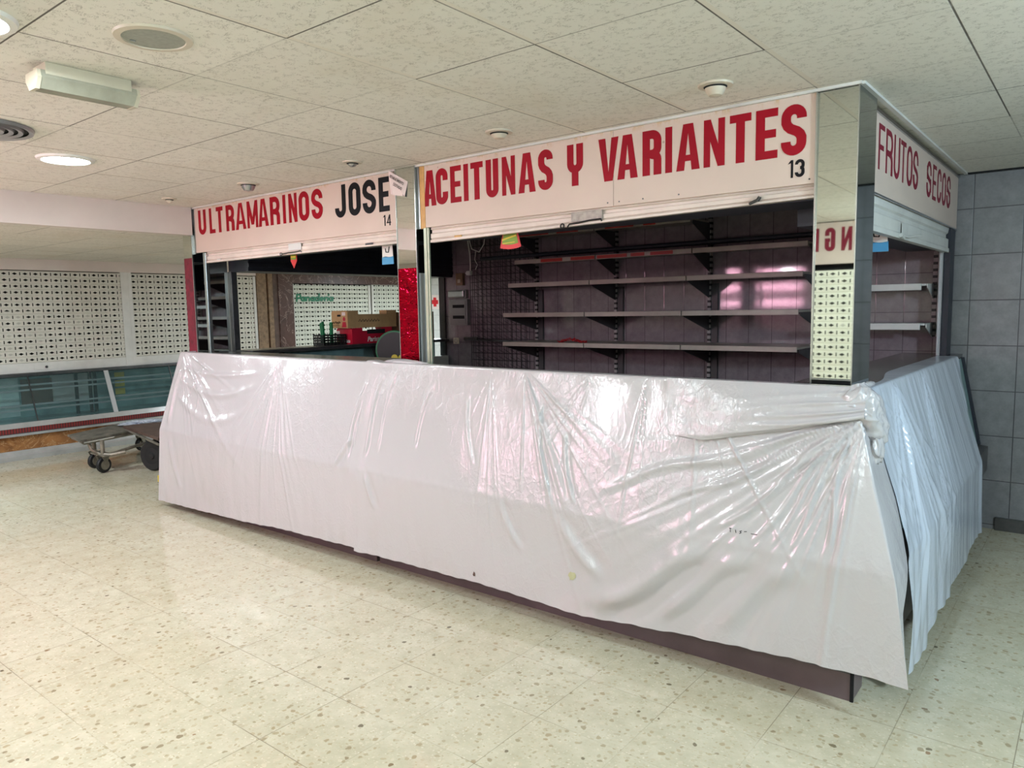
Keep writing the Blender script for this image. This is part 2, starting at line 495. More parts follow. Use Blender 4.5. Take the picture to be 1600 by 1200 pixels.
# ------------------------------------------------------------------ mesh helpers
class MB:
    def __init__(self):
        self.v = []
        self.f = []
        self.smooth = False

    def add(self, vs, fs):
        o = len(self.v)
        self.v += [tuple(x) for x in vs]
        self.f += [tuple(i + o for i in f) for f in fs]
        return self

    def box(self, x0, y0, z0, x1, y1, z1):
        x0, x1 = min(x0, x1), max(x0, x1)
        y0, y1 = min(y0, y1), max(y0, y1)
        z0, z1 = min(z0, z1), max(z0, z1)
        vs = [(x0, y0, z0), (x1, y0, z0), (x1, y1, z0), (x0, y1, z0), (x0, y0, z1), (x1, y0, z1), (x1, y1, z1), (x0, y1, z1)]
        return self.add(vs, [(3, 2, 1, 0), (4, 5, 6, 7), (0, 1, 5, 4), (1, 2, 6, 5), (2, 3, 7, 6), (3, 0, 4, 7)])

    def bbox(self, x0, y0, z0, x1, y1, z1, r=0.004):
        """box with bevelled edges"""
        bm = bmesh.new()
        bmesh.ops.create_cube(bm, size=1.0)
        c = Vector(((x0 + x1) / 2, (y0 + y1) / 2, (z0 + z1) / 2))
        d = (abs(x1 - x0), abs(y1 - y0), abs(z1 - z0))
        for v in bm.verts:
            v.co = Vector((v.co.x * d[0], v.co.y * d[1], v.co.z * d[2])) + c
        bmesh.ops.bevel(bm, geom=bm.edges[:], offset=min(r, min(d) * 0.45), segments=2, affect='EDGES', profile=0.6)
        return self.bm(bm)

    def bm(self, bm):
        bm.verts.index_update()
        self.add([v.co[:] for v in bm.verts], [[v.index for v in f.verts] for f in bm.faces])
        bm.free()
        return self

    def prism(self, pts, d):
        """polygon pts (3D) pushed along vector d, closed"""
        n = len(pts)
        p = [Vector(q) for q in pts]
        d = Vector(d)
        fs = [tuple(range(n)), tuple(range(2 * n - 1, n - 1, -1))]
        fs += [(i, i + n, (i + 1) % n + n, (i + 1) % n) for i in range(n)]
        return self.add(p + [q + d for q in p], fs)

    def quad(self, a, b, c, d):
        return self.add([a, b, c, d], [(0, 1, 2, 3)])

    def cyl(self, a, b, ra, rb=None, n=20, caps=True):
        a, b = Vector(a), Vector(b)
        rb = ra if rb is None else rb
        ax = (b - a).normalized()
        t = Vector((0, 0, 1)) if abs(ax.z) < 0.9 else Vector((1, 0, 0))
        u = ax.cross(t).normalized()
        w = ax.cross(u)
        vs = []
        for c, r in ((a, ra), (b, rb)):
            for i in range(n):
                q = 2 * math.pi * i / n
                vs.append(c + (u * math.cos(q) + w * math.sin(q)) * r)
        fs = [(i, (i + 1) % n, (i + 1) % n + n, i + n) for i in range(n)]
        if caps:
            fs += [tuple(range(n - 1, -1, -1)), tuple(range(n, 2 * n))]
        return self.add(vs, fs)

    def lathe(self, c, prof, axis=(0, 0, 1), n=32):
        """prof: list of (radius, height along axis)"""
        c, ax = Vector(c), Vector(axis).normalized()
        t = Vector((0, 0, 1)) if abs(ax.z) < 0.9 else Vector((1, 0, 0))
        u = ax.cross(t).normalized()
        w = ax.cross(u)
        vs, fs = [], []
        for r, h in prof:
            for i in range(n):
                q = 2 * math.pi * i / n
                vs.append(c + ax * h + (u * math.cos(q) + w * math.sin(q)) * max(r, 1e-5))
        for k in range(len(prof) - 1):
            for i in range(n):
                j = (i + 1) % n
                fs.append((k * n + i, k * n + j, (k + 1) * n + j, (k + 1) * n + i))
        return self.add(vs, fs)

    def tube(self, pts, r, n=8, closed=False):
        pts = [Vector(p) for p in pts]
        m = len(pts)
        vs, fs = [], []
        pu = None
        for i, p in enumerate(pts):
            if closed:
                t = pts[(i + 1) % m] - pts[i - 1]
            else:
                t = pts[min(i + 1, m - 1)] - pts[max(i - 1, 0)]
            t.normalize()
            if pu is None:
                a = Vector((0, 0, 1)) if abs(t.z) < 0.9 else Vector((1, 0, 0))
                pu = t.cross(a).normalized()
            pu = (pu - t * pu.dot(t)).normalized()
            w = t.cross(pu)
            for j in range(n):
                q = 2 * math.pi * j / n
                vs.append(p + (pu * math.cos(q) + w * math.sin(q)) * r)
        for i in range(m if closed else m - 1):
            for j in range(n):
                a, b = i * n + j, i * n + (j + 1) % n
                c, d = ((i + 1) % m) * n + (j + 1) % n, ((i + 1) % m) * n + j
                fs.append((a, b, c, d))
        if not closed:
            fs += [tuple(range(n - 1, -1, -1)), tuple(range((m - 1) * n, m * n))]
        return self.add(vs, fs)


def obj(name, mb, mat, parent=None, smooth=False, **props):
    me = bpy.data.meshes.new(name)
    off = Vector((0, 0, 0))
    q = parent
    while q is not None:
        off += q.location
        q = q.parent
    if parent is None:
        # origin at the foot of the thing
        xs = np.array(mb.v)
        off = Vector((float(xs[:, 0].mean()), float(xs[:, 1].mean()), float(xs[:, 2].min())))
    me.from_pydata([(v[0] - off.x, v[1] - off.y, v[2] - off.z) for v in mb.v], [], mb.f)
    me.update()
    bm = bmesh.new()
    bm.from_mesh(me)
    if not smooth == 'sheet':
        bmesh.ops.recalc_face_normals(bm, faces=bm.faces[:])
    bm.to_mesh(me)
    bm.free()
    if smooth == 'sheet':
        for p in me.polygons:
            p.use_smooth = True
    elif smooth:
        for p in me.polygons:
            p.use_smooth = True
        me.set_sharp_from_angle(angle=math.radians(40))
    me.materials.append(M[mat] if isinstance(mat, str) else mat)
    o = bpy.data.objects.new(name, me)
    COL.objects.link(o)
    if parent is not None:
        o.parent = parent
    else:
        o.location = off
    for k, v in props.items():
        o[k] = v
    return o


def thing(name, label, cat, loc, group=None):
    o = bpy.data.objects.new(name, None)
    o.empty_display_size = 0.05
    COL.objects.link(o)
    o.location = loc
    o['label'] = label
    o['category'] = cat
    if group:
        o['group'] = group
    return o


def solo(name, mb, mat, label, cat, group=None, smooth=False):
    o = obj(name, mb, mat, None, smooth)
    o['label'] = label
    o['category'] = cat
    if group:
        o['group'] = group
    return o


def struct(name, mb, mat):
    o = obj(name, mb, mat)
    o['kind'] = 'structure'
    return o


def copy_tree(o, delta, label=None):
    c = o.copy()
    COL.objects.link(c)
    c.location = o.location + Vector(delta)
    if label:
        c['label'] = label
    for ch in list(o.children):
        d = ch.copy()
        COL.objects.link(d)
        d.parent = c
        for g in list(ch.children):
            e = g.copy()
            COL.objects.link(e)
            e.parent = d
    return c


# ------------------------------------------------------------------ lettering: own block alphabet
def stroke(pts, t, closed=False):
    """quads of width t along a polyline, mitred"""
    P = [Vector((x, y)) for x, y in pts]
    n = len(P)
    L, R = [], []
    for i in range(n):
        if closed:
            a, b = P[i] - P[i - 1], P[(i + 1) % n] - P[i]
        else:
            a = P[i] - P[i - 1] if i else P[1] - P[0]
            b = P[i + 1] - P[i] if i < n - 1 else P[i] - P[i - 1]
        a, b = a.normalized(), b.normalized()
        na, nb = Vector((-a.y, a.x)), Vector((-b.y, b.x))
        m = (na + nb)
        m = m.normalized() if m.length > 1e-6 else na
        s = t / 2 / max(0.35, m.dot(na))
        L.append(P[i] + m * s)
        R.append(P[i] - m * s)
    out = []
    for i in range(n if closed else n - 1):
        j = (i + 1) % n
        out.append([R[i], R[j], L[j], L[i]])
    return out


def arc(cx, cy, r, a0, a1, n=8, ry=None):
    ry = r if ry is None else ry
    return [(cx + r * math.cos(math.radians(a0 + (a1 - a0) * i / n)), cy + ry * math.sin(math.radians(a0 + (a1 - a0) * i / n))) for i in range(n + 1)]


def glyph(ch, w, t):
    h = t / 2
    r = min(w / 2 - h, 0.30)
    R, Lx, T, B, cx = w - h, h, 1 - h, h, w / 2
    rect = lambda x0, y0, x1, y1: [(x0, y0), (x1, y0), (x1, y1), (x0, y1)]
    vt = t * 0.86
    if ch in 'OD0':
        if ch == 'D':
            return [rect(0, 0, t, 1)] + stroke([(h, T)] + arc(R - r, T - r, r, 90, 0) + arc(R - r, B + r, r, 0, -90) + [(h, B)], t)
        return stroke(arc(cx, T - r, r, 0, 180, 12) + arc(cx, B + r, r, 180, 360, 12), t, True)
    if ch == 'C' or ch == 'G':
        p = [(R, 0.66)] + arc(cx, T - r, r, 0, 180, 12) + arc(cx, B + r, r, 180, 360, 12)
        out = stroke(p + [(R, 0.34 if ch == 'C' else 0.50)], t)
        if ch == 'G':
            out.append(rect(cx, 0.40, R + h, 0.40 + vt))
        return out
    if ch == 'S':
        d = R - Lx
        p = [(R, T - r - 0.03)] + arc(cx, T - r, r, 0, 180, 12) + [(Lx, 0.66), (Lx + 0.10 * d, 0.59), (Lx + 0.30 * d, 0.53), (R - 0.30 * d, 0.47), (R - 0.10 * d, 0.41), (R, 0.34)]
        p += arc(cx, B + r, r, 0, -180, 12) + [(Lx, B + r + 0.03)]
        return stroke(p, t)
    if ch == 'U':
        return stroke([(Lx, 1)] + arc(cx, B + r, r, 180, 360, 12) + [(R, 1)], t)
    if ch == 'J':
        return stroke([(R, 1)] + arc(R - r, B + r, r, 0, -180, 12) + [(R - 2 * r, 0.30)], t)
    if ch == 'E':
        return [rect(0, 0, t, 1), rect(0, 0, w, vt), rect(0, 1 - vt, w, 1), rect(0, 0.5 - vt / 2, w * 0.92, 0.5 + vt / 2)]
    if ch == 'F':
        return [rect(0, 0, t, 1), rect(0, 1 - vt, w, 1), rect(0, 0.5 - vt / 2, w * 0.88, 0.5 + vt / 2)]
    if ch == 'L':
        return [rect(0, 0, t, 1), rect(0, 0, w, vt)]
    if ch == 'I':
        return [rect(0, 0, w, 1)]
    if ch == 'T':
        return [rect(cx - h, 0, cx + h, 1), rect(0, 1 - vt, w, 1)]
    if ch == 'A':
        return [[(0, 0), (t, 0), (cx + 0.02, 1), (cx - t * 0.62, 1)], [(w - t, 0), (w, 0), (cx + t * 0.62, 1), (cx - 0.02, 1)], rect(t * 0.7, 0.2, w - t * 0.7, 0.2 + vt * 0.8)]
    if ch == 'V':
        return [[(0, 1), (t, 1), (cx + 0.02, 0), (cx - t * 0.6, 0)][::-1], [(w - t, 1), (w, 1), (cx + t * 0.6, 0), (cx - 0.02, 0)][::-1]]
    if ch == 'N':
        q = min(t * 0.9, w * 0.31)
        return [rect(0, 0, q, 1), rect(w - q, 0, w, 1), [(0, 1), (w - q * 1.05, 0), (w, 0), (q * 1.05, 1)]]
    if ch == 'M':
        q = t * 0.8
        return [rect(0, 0, q, 1), rect(w - q, 0, w, 1), [(0, 1), (cx - q * 0.55, 0.12), (cx + q * 0.55, 0.12), (q * 1.1, 1)], [(w - q * 1.1, 1), (cx - q * 0.55, 0.12), (cx + q * 0.55, 0.12), (w, 1)]]
    if ch == 'R':
        rr = min(r, 0.22)
        bowl = [(h, T)] + arc(R - rr, T - rr, rr, 90, 0) + arc(R - rr, 0.47 + rr, rr, 0, -90) + [(h, 0.47)]
        return [rect(0, 0, t, 1)] + stroke(bowl, t) + stroke([(cx, 0.47)] + arc(R - rr * 0.8, 0.45 - rr * 0.8, rr * 0.8, 90, 0, 5) + [(R, 0)], t)
    if ch == 'Y':
        return stroke([(Lx, 1), (Lx, 0.66)] + arc(cx, 0.40 + r, r, 180, 360, 10) + [(R, 0.66), (R, 1)], t) + [rect(cx - h, 0, cx + h, 0.45)]
    if ch == '1':
        return [rect(w - t, 0, w, 1), [(0, 0.78), (w - t, 0.84), (w - t, 1), (w * 0.3, 0.90)]]
    if ch == '3':
        return stroke([(Lx, 0.72)] + arc(cx, T - r, r, 180, 0, 10) + arc(cx, 0.64, r, 0, -80, 4, 0.13), t) + stroke(arc(cx, 0.40, r, 80, 0, 4, 0.13) + arc(cx, B + r, r, 0, -180, 10) + [(Lx, 0.28)], t)
    if ch == '4':
        return [rect(w - 1.6 * t, 0, w - 0.6 * t, 1), rect(0, 0.22, w, 0.22 + vt * 0.9), [(0, 0.22), (t, 0.22), (w - 0.75 * t, 1), (w - 1.6 * t, 1)]]
    return []


def letters(mb, items, place, t_rel=0.30, d=0.0015):
    """items: (char, s0, s1, z0, z1) in sign coordinates; place(s, z, depth) -> world"""
    for ch, s0, s1, z0, z1 in items:
        H, Wd = z1 - z0, s1 - s0
        w = Wd / H
        t = (0.19 if ch not in 'I' else w) * t_rel / 0.30
        for ip, poly in enumerate(glyph(ch, w, min(t, w * 0.42) if ch != 'I' else t)):
            pts = [place(s0 + p[0] * H, z0 + p[1] * H, d + ip * 0.00006) for p in poly]
            back = [place(s0 + p[0] * H, z0 + p[1] * H, -0.001) for p in poly]
            n = len(pts)
            mb.add(pts + back, [tuple(range(n)), tuple(range(2 * n - 1, n - 1, -1))] + [(i, i + n, (i + 1) % n + n, (i + 1) % n) for i in range(n)])
    return mb


def text_mesh(txt, size, place, squeeze=1.0, bold=0.0, shear=0.0, d=0.0015):
    cu = bpy.data.curves.new('lettering', 'FONT')
    cu.body = txt
    cu.size = size
    cu.offset = bold
    cu.shear = shear
    cu.fill_mode = 'FRONT'
    ob = bpy.data.objects.new('lettering', cu)
    COL.objects.link(ob)
    bpy.context.view_layer.update()
    me = bpy.data.meshes.new_from_object(ob.evaluated_get(bpy.context.evaluated_depsgraph_get()))
    vs = [place(v.co.x * squeeze, v.co.y, d) for v in me.vertices]
    fs = [tuple(p.vertices) for p in me.polygons]
    bpy.data.objects.remove(ob)
    bpy.data.curves.remove(cu)
    bpy.data.meshes.remove(me)
    return MB().add(vs, fs)


# ================================================================== the setting
struct('floor', MB().box(-9.7, -5.0, -0.1, 4.4, 8.6, 0.0), 'floor')
struct('ceiling', MB().box(-5.4, -5.0, CEIL, 4.4, BACK + 0.1, CEIL + 0.08), 'ceil')
struct('ceiling', MB().box(-9.7, -5.0, 2.42, -5.36, 0.04, 2.50).box(-9.7, 0.04, 2.42, -5.34, 8.6, 2.50), 'ceil_low')
struct('trim_1', MB().box(-5.40, -4.6, 2.40, -5.30, 0.03, CEIL), 'plaster')
struct('trim_2', MB().box(-9.6, -4.6, 2.285, LEFT + 0.02, 3.26, 2.42), 'plaster')
struct('wall_left', MB().box(-9.9, -5.0, 0, -9.7, 8.6, 2.5), 'dark')
struct('wall_back', MB().box(-5.2, BACK, 0, 0.12, BACK + 0.1, CEIL), 'tile_back')
struct('wall_right', MB().box(0.12, BACK, 0, 4.4, BACK + 0.1, CEIL), 'tile_right')
struct('wall_side', MB().box(RIGHT, -4.8, 0, RIGHT + 0.1, BACK, CEIL), 'tile_side')
struct('wall_front', MB().box(-9.7, FRONT - 0.12, 0, -5.25, FRONT, CEIL).box(-3.35, FRONT - 0.12, 0, -2.6, FRONT, CEIL)
       .box(-5.25, FRONT - 0.12, 2.50, -3.35, FRONT, CEIL).box(-5.25, FRONT - 0.12, 0, -3.35, FRONT, 1.2)
       .box(0.9, FRONT - 0.12, 0, 4.4, FRONT, CEIL).box(-5.3, FRONT - 0.9, 0, -3.3, FRONT - 0.8, CEIL), 'plaster')
struct('shade_backing', MB().box(-2.6, FRONT - 0.3, 0, 0.9, FRONT - 0.2, CEIL), 'dark')  # near-black sheet: shade behind the shutter holes put into its colour
struct('wall_far', MB().box(-9.7, 8.5, 0, -5.1, 8.6, 2.5), 'tile_white')
struct('wall_inner', MB().box(-5.2, BACK + 0.1, 0, -5.1, 8.5, CEIL), 'plaster_grey')
struct('baseboard_right', MB().box(0.46, BACK - 0.025, 0, RIGHT, BACK, 0.095), 'steel_dark')
struct('trim_3', MB().box(0.17, BACK - 0.03, CEIL - 0.012, RIGHT, BACK, CEIL), 'dark')
struct('trim_4', MB().box(-5.29, 0.035, CEIL - 0.012, 0.18, 0.05, CEIL).box(0.17, 0.05, CEIL - 0.012, 0.19, BACK, CEIL), 'white_metal')


# ------------------------------------------------------------------ ceiling lamps and fittings
def downlight(x, y, z, label, on=True, group=None, f=1.0):
    t = thing('downlight', label, 'ceiling light', (x, y, z), group)
    obj('ring', MB().lathe((x, y, z), [(0.155, -0.0), (0.15, -0.012), (0.128, -0.016), (0.122, -0.006), (0.122, 0.0)]), 'white_plastic', t, True)
    obj('lens', MB().lathe((x, y, z - 0.008), [(0.0001, 0), (0.121, 0), (0.121, 0.006)]), 'led', t)
    ld = bpy.data.lights.new('downlight_glow', 'AREA')
    ld.shape = 'DISK'
    ld.size = 0.24
    ld.energy = LED_W * f
    ld.color = (0.89, 1.0, 1.06)
    lo = bpy.data.objects.new('downlight_glow', ld)
    COL.objects.link(lo)
    lo.parent = t
    lo.location = (0, 0, -0.022)
    return t


downlight(-3.83, -1.53, CEIL, 'lit round white downlight in the ceiling beside the round air vent')
downlight(-1.78, -2.60, CEIL, 'lit round downlight cut by the top left edge of the photo')


def fill_globe(x, y, label, power, colour):  # added lamps, out of view, put in to brighten ceiling and right side
    t = thing('fill_globe', label, 'lamp', (x, y, CEIL), 'added fill globes out of view')
    obj('stem', MB().cyl((x, y, CEIL), (x, y, CEIL - 0.16), 0.012), 'steel', t)
    obj('globe', MB().lathe((x, y, CEIL - 0.26), [(0.11 * math.sin(a), 0.11 * math.cos(a)) for a in np.linspace(0.01, 3.13, 16)]), 'globe', t, True)
    ld = bpy.data.lights.new('fill_glow', 'POINT')
    ld.energy = power
    ld.color = colour
    ld.shadow_soft_size = 0.12
    lo = bpy.data.objects.new('fill_glow', ld)
    COL.objects.link(lo)
    lo.parent = t
    lo.location = (0, 0, -0.26)


for x, y, f, c in ((0.2, -3.95, 0.95, (0.875, 1.03, 1.06)), (-3.4, -3.9, 0.76, (0.91, 1.0, 1.08)), (2.6, -1.0, 3.2, (0.70, 0.92, 1.08))):
    fill_globe(x, y, 'added fill globe hanging out of view to brighten ceiling and stalls', BALL_W * f, c)
for x, y in ((-7.2, -2.2), (-6.1, 3.9), (-7.2, 6.4)):
    downlight(x, y, 2.42, 'lit round white downlight in the low ceiling over the side aisle', True, 'side aisle downlights', 2.5)


def eyeball(x, y, label, dark=False, drop=0.045, r=0.062):
    t = thing('recessed_spotlight', label, 'ceiling light', (x, y, CEIL), 'row of unlit recessed spotlights above the stall signs')
    obj('ring', MB().lathe((x, y, CEIL), [(r + 0.012, 0), (r + 0.010, -0.008), (r - 0.012, -0.010), (r - 0.016, -0.002)]), 'ring', t, True)
    obj('bulb', MB().lathe((x, y, CEIL), [(r - 0.016, -0.003), (r - 0.02, -drop * 0.55), (r - 0.034, -drop), (0.0001, -drop * 1.12)]), 'steel' if dark else 'ring', t, True)
    obj('socket', MB().lathe((x, y, CEIL), [(r - 0.013, -0.011), (r - 0.018, -0.016), (r - 0.024, -0.011)]), 'dark', t)


eyeball(-0.312, -0.324, 'unlit cream recessed spotlight nearest the tall corner pillar', drop=0.046)
eyeball(-1.52, -0.30, 'unlit cream recessed spotlight above the word on olives, second from the corner pillar', drop=0.036)
eyeball(-2.70, -0.31, 'small dark half open recessed spotlight in front of the middle pillar', True, 0.03, 0.05)
eyeball(-3.86, -0.31, 'dark rimmed recessed spotlight with shiny bulb above the grocery sign', True, 0.05, 0.066)
eyeball(-4.91, -0.36, 'small recessed spotlight beside the beam at the left end of the grocery sign', False, 0.035, 0.045)

t = thing('ceiling_speaker', 'round grey loudspeaker with a pale rim set in the ceiling', 'speaker', (-1.52, -2.126, CEIL))
obj('rim', MB().lathe((-1.52, -2.126, CEIL), [(0.125, 0), (0.122, -0.008), (0.100, -0.010), (0.098, -0.004)], n=48), 'ring', t, True)
obj('grille', MB().lathe((-1.52, -2.126, CEIL), [(0.099, -0.006), (0.06, -0.008), (0.0001, -0.009)], n=48), 'grey_disc', t, True)
obj('badge', MB().box(-1.582, -2.178, CEIL - 0.0105, -1.574, -2.160, CEIL - 0.008), 'alu', t)

t = thing('air_vent', 'round grey ceiling air vent with concentric blades at the left edge', 'vent', (-3.32, -2.13, CEIL))
for i, r in enumerate((0.25, 0.205, 0.165, 0.125, 0.085, 0.045)):
    c = (-3.32, -2.13, CEIL)
    obj('blade' if i else 'rim', MB().lathe(c, [(r, -0.002), (r - 0.006, -0.018), (r - 0.026, -0.012), (r - 0.006, -0.014), (r - 0.002, -0.002)], n=48), 'vent', t, True)
obj('duct', MB().lathe((-3.32, -2.13, CEIL - 0.0035), [(0.245, 0), (0.0001, 0)], n=40), 'dark', t)

t = thing('emergency_light', 'unlit surface mounted fluorescent emergency light with yellowed cover', 'ceiling light', (-2.10, -2.11, CEIL))
obj('housing', MB().bbox(-2.165, -2.27, CEIL - 0.045, -2.045, -1.96, CEIL, 0.004), 'beige_plastic', t)
dd = MB()
pr = [(-2.16, -0.03), (-2.165, -0.055), (-2.135, -0.092), (-2.075, -0.092), (-2.045, -0.055), (-2.05, -0.03)]
dd.prism([(x, -2.285, CEIL + z) for x, z in pr], (0, 0.345, 0))
obj('cover', dd, 'diffuser', t)
obj('end_cap', MB().prism([(x * 1.0, -2.297, CEIL + z * 1.03) for x, z in pr], (0, 0.014, 0)), 'beige_plastic', t)
obj('end_cap', MB().prism([(x * 1.0, -1.942, CEIL + z * 1.03) for x, z in pr], (0, 0.014, 0)), 'beige_plastic', t)
obj('tube', MB().cyl((-2.105, -2.27, CEIL - 0.065), (-2.105, -1.95, CEIL - 0.065), 0.010), 'white_plastic', t)

# ------------------------------------------------------------------ pillars clad in mirror
t = thing('mirrored_pillar', 'tall square pillar clad in mirror at the right corner of the olive stall', 'pillar', (0.085, 0.23, 0))
obj('core', MB().box(0.004, 0.058, 0, 0.165, 0.345, CEIL), 'steel_dark', t)
tl = 0.0105
mb = MB()
ya, yb = 0.043, 0.043 + tl * 1.338
mb.prism([(0.0, ya, 1.30), (0.168, ya, 1.30), (0.168, yb, CEIL - 0.002), (0.0, yb, CEIL - 0.002)], (0, 0.004, 0))
obj('mirror_panel', mb, 'mirror', t)
obj('mirror_panel', MB().box(0.166, 0.050, 1.30, 0.171, 0.348, CEIL - 0.002), 'mirror_dark', t)
obj('edge_trim', MB().box(-0.006, 0.040, 1.30, 0.001, 0.06, CEIL - 0.002), 'alu', t)
obj('edge_trim', MB().box(0.167, 0.042, 1.30, 0.172, 0.05, CEIL - 0.002), 'alu', t)

t = thing('mirrored_pillar', 'narrow pillar between the two stalls, mirror above and crinkled red below', 'pillar', (-2.59, 0.2, 0))
obj('core', MB().box(-2.675, 0.04, 0, -2.505, 0.135, CEIL), 'steel_dark', t)
obj('mirror_panel', MB().box(-2.68, 0.030, 1.985, -2.502, 0.038, CEIL - 0.002), 'mirror', t)
obj('red_panel', MB().box(-2.68, 0.028, 1.28, -2.502, 0.038, 1.985), 'red_film', t, label='crinkled glossy red lower panel')
obj('mirror_panel', MB().box(-2.505, 0.038, 1.95, -2.498, 0.135, CEIL - 0.002), 'mirror_dark', t)
obj('reflection_panel', MB().box(-2.505, 0.038, 1.28, -2.498, 0.135, 1.95), 'pale', t, label='pale grey panel standing for a reflection in the side mirror')  # the side mirror's pale reflection put into a plain panel colour
obj('edge_trim', MB().box(-2.684, 0.026, 1.28, -2.679, 0.04, CEIL - 0.002), 'alu', t)
obj('edge_trim', MB().box(-2.503, 0.026, 1.28, -2.497, 0.04, CEIL - 0.002), 'alu', t)

t = thing('mirrored_pillar', 'maroon fronted pillar at the far left end of the grocery stall', 'pillar', (-5.41, 0.18, 0))
obj('core', MB().box(-5.475, 0.045, 0, -5.335, 0.36, 2.415), 'steel_dark', t)
obj('mirror_panel', MB().box(-5.48, 0.036, 2.205, -5.332, 0.045, 2.415), 'mirror', t)
obj('maroon_panel', MB().box(-5.48, 0.034, 1.28, -5.332, 0.045, 2.205), 'maroon', t, label='dark maroon front panel')
obj('mirror_panel', MB().box(-5.336, 0.040, 1.28, -5.328, 0.36, 2.39), 'mirror', t)
obj('edge_trim', MB().box(-5.334, 0.030, 1.28, -5.326, 0.042, 2.415), 'alu', t)


# ------------------------------------------------------------------ signs
def front_place(y):
    return lambda s, z, d: (s, y - d, z)


def side_place(x):
    return lambda s, z, d: (x + d, s, z)


YS = 0.05
t = thing('shop_sign', 'long white sign reading ACEITUNAS Y VARIANTES 13 in red capitals', 'sign', (-1.22, 0.07, 2.24))
obj('panel', MB().bbox(-2.432, YS, 2.238, -1.036, 0.075, CEIL - 0.012, 0.001), 'sign', t)
obj('panel', MB().bbox(-1.034, YS, 2.238, -0.002, 0.075, CEIL - 0.012, 0.001), 'sign', t)
A = (2.370, 2.592)
L13 = [('A', -2.462, -2.340), ('C', -2.330, -2.228), ('E', -2.206, -2.115), ('I', -2.094, -2.056), ('T', -2.036, -1.938), ('U', -1.914, -1.818),
       ('N', -1.790, -1.692), ('A', -1.668, -1.545), ('S', -1.524, -1.424), ('Y', -1.327, -1.223), ('V', -1.125, -1.003), ('A', -1.010, -0.890),
       ('R', -0.862, -0.756), ('I', -0.734, -0.697), ('A', -0.674, -0.550), ('N', -0.530, -0.424), ('T', -0.400, -0.297), ('E', -0.275, -0.174), ('S', -0.158, -0.047)]
L13 = [(c, a + (0.022 if i == 0 else 0), b + (0.01 if i == 0 else 0), *A) for i, (c, a, b) in enumerate(L13)]
for wd in (L13[:9], L13[9:10], L13[10:]):
    obj('lettering', letters(MB(), wd, front_place(YS)), 'red_paint', t)
obj('number', letters(MB(), [('1', -0.126, -0.102, 2.272, 2.350), ('3', -0.094, -0.052, 2.272, 2.350)], front_place(YS), 0.27), 'black_paint', t)
obj('edge_strip', MB().bbox(-2.474, YS - 0.004, 2.232, -2.432, 0.075, CEIL - 0.012, 0.002), 'ochre', t, label='bare ochre wood strip at the left end')
obj('edge_trim', MB().box(-2.498, YS - 0.006, 2.232, -2.475, 0.075, CEIL - 0.012), 'steel', t)
for x in (-1.07, -1.0, -0.86, -0.66, -0.03):
    obj('screw', MB().cyl((x, YS - 0.002, 2.258), (x, YS + 0.002, 2.258), 0.004, n=10), 'steel_dark', t)

t = thing('shop_sign', 'white sign reading ULTRAMARINOS JOSE 14 in red and black capitals', 'sign', (-4.0, 0.07, 2.25))
obj('panel', MB().bbox(-5.288, YS, 2.246, -2.686, 0.075, CEIL - 0.012, 0.001), 'sign', t)
B = (2.396, 2.612)
L14 = [('U', -5.222, -5.098), ('L', -5.043, -4.953), ('T', -4.930, -4.826), ('R', -4.778, -4.655), ('A', -4.636, -4.484), ('M', -4.464, -4.312),
       ('A', -4.306, -4.168), ('R', -4.142, -4.014), ('I', -3.973, -3.936), ('N', -3.897, -3.792), ('O', -3.768, -3.642), ('S', -3.612, -3.482)]
obj('lettering', letters(MB(), [(c, a, b, B[0] - 0.008 * (a + 5.2) / 2, B[1] - 0.005) for c, a, b in L14], front_place(YS)), 'red_paint', t)
LJ = [('J', -3.340, -3.220), ('O', -3.187, -3.060), ('S', -3.036, -2.901), ('E', -2.871, -2.766)]
obj('lettering', letters(MB(), [(c, a, b, 2.376, 2.604) for c, a, b in LJ], front_place(YS)), 'black_paint', t, label='black name lettering')
obj('number', letters(MB(), [('1', -2.836, -2.812, 2.280, 2.352), ('4', -2.800, -2.758, 2.280, 2.352)], front_place(YS), 0.22), 'black_paint', t)
obj('edge_trim', MB().box(-5.335, YS - 0.006, 2.236, -5.290, 0.075, CEIL - 0.012).box(-5.288, YS - 0.004, 2.24, -5.284, YS, CEIL - 0.012), 'alu', t)

t = thing('shop_sign', 'white side sign reading FRUTOS SECOS in maroon capitals', 'sign', (0.12, 1.7, 2.23))
obj('panel', MB().bbox(0.10, 0.355, 2.232, 0.13, BACK - 0.012, CEIL - 0.014, 0.001), 'sign', t)
FS = [('F', 0.580, 0.700), ('R', 0.735, 0.880), ('U', 0.915, 1.050), ('T', 1.075, 1.205), ('O', 1.235, 1.375), ('S', 1.405, 1.545),
      ('S', 1.815, 1.965), ('E', 2.020, 2.140), ('C', 2.185, 2.325), ('O', 2.365, 2.510), ('S', 2.550, 2.700)]
for wd in (FS[:6], FS[6:]):
    obj('lettering', letters(MB(), [(c, a, b, 2.352, 2.570) for c, a, b in wd], side_place(0.13), 0.205), 'red_paint_side', t)
obj('edge_trim', MB().box(0.128, 0.355, CEIL - 0.03, 0.140, BACK - 0.012, CEIL - 0.014).box(0.128, 0.43, 2.226, 0.136, BACK - 0.012, 2.234), 'steel', t)

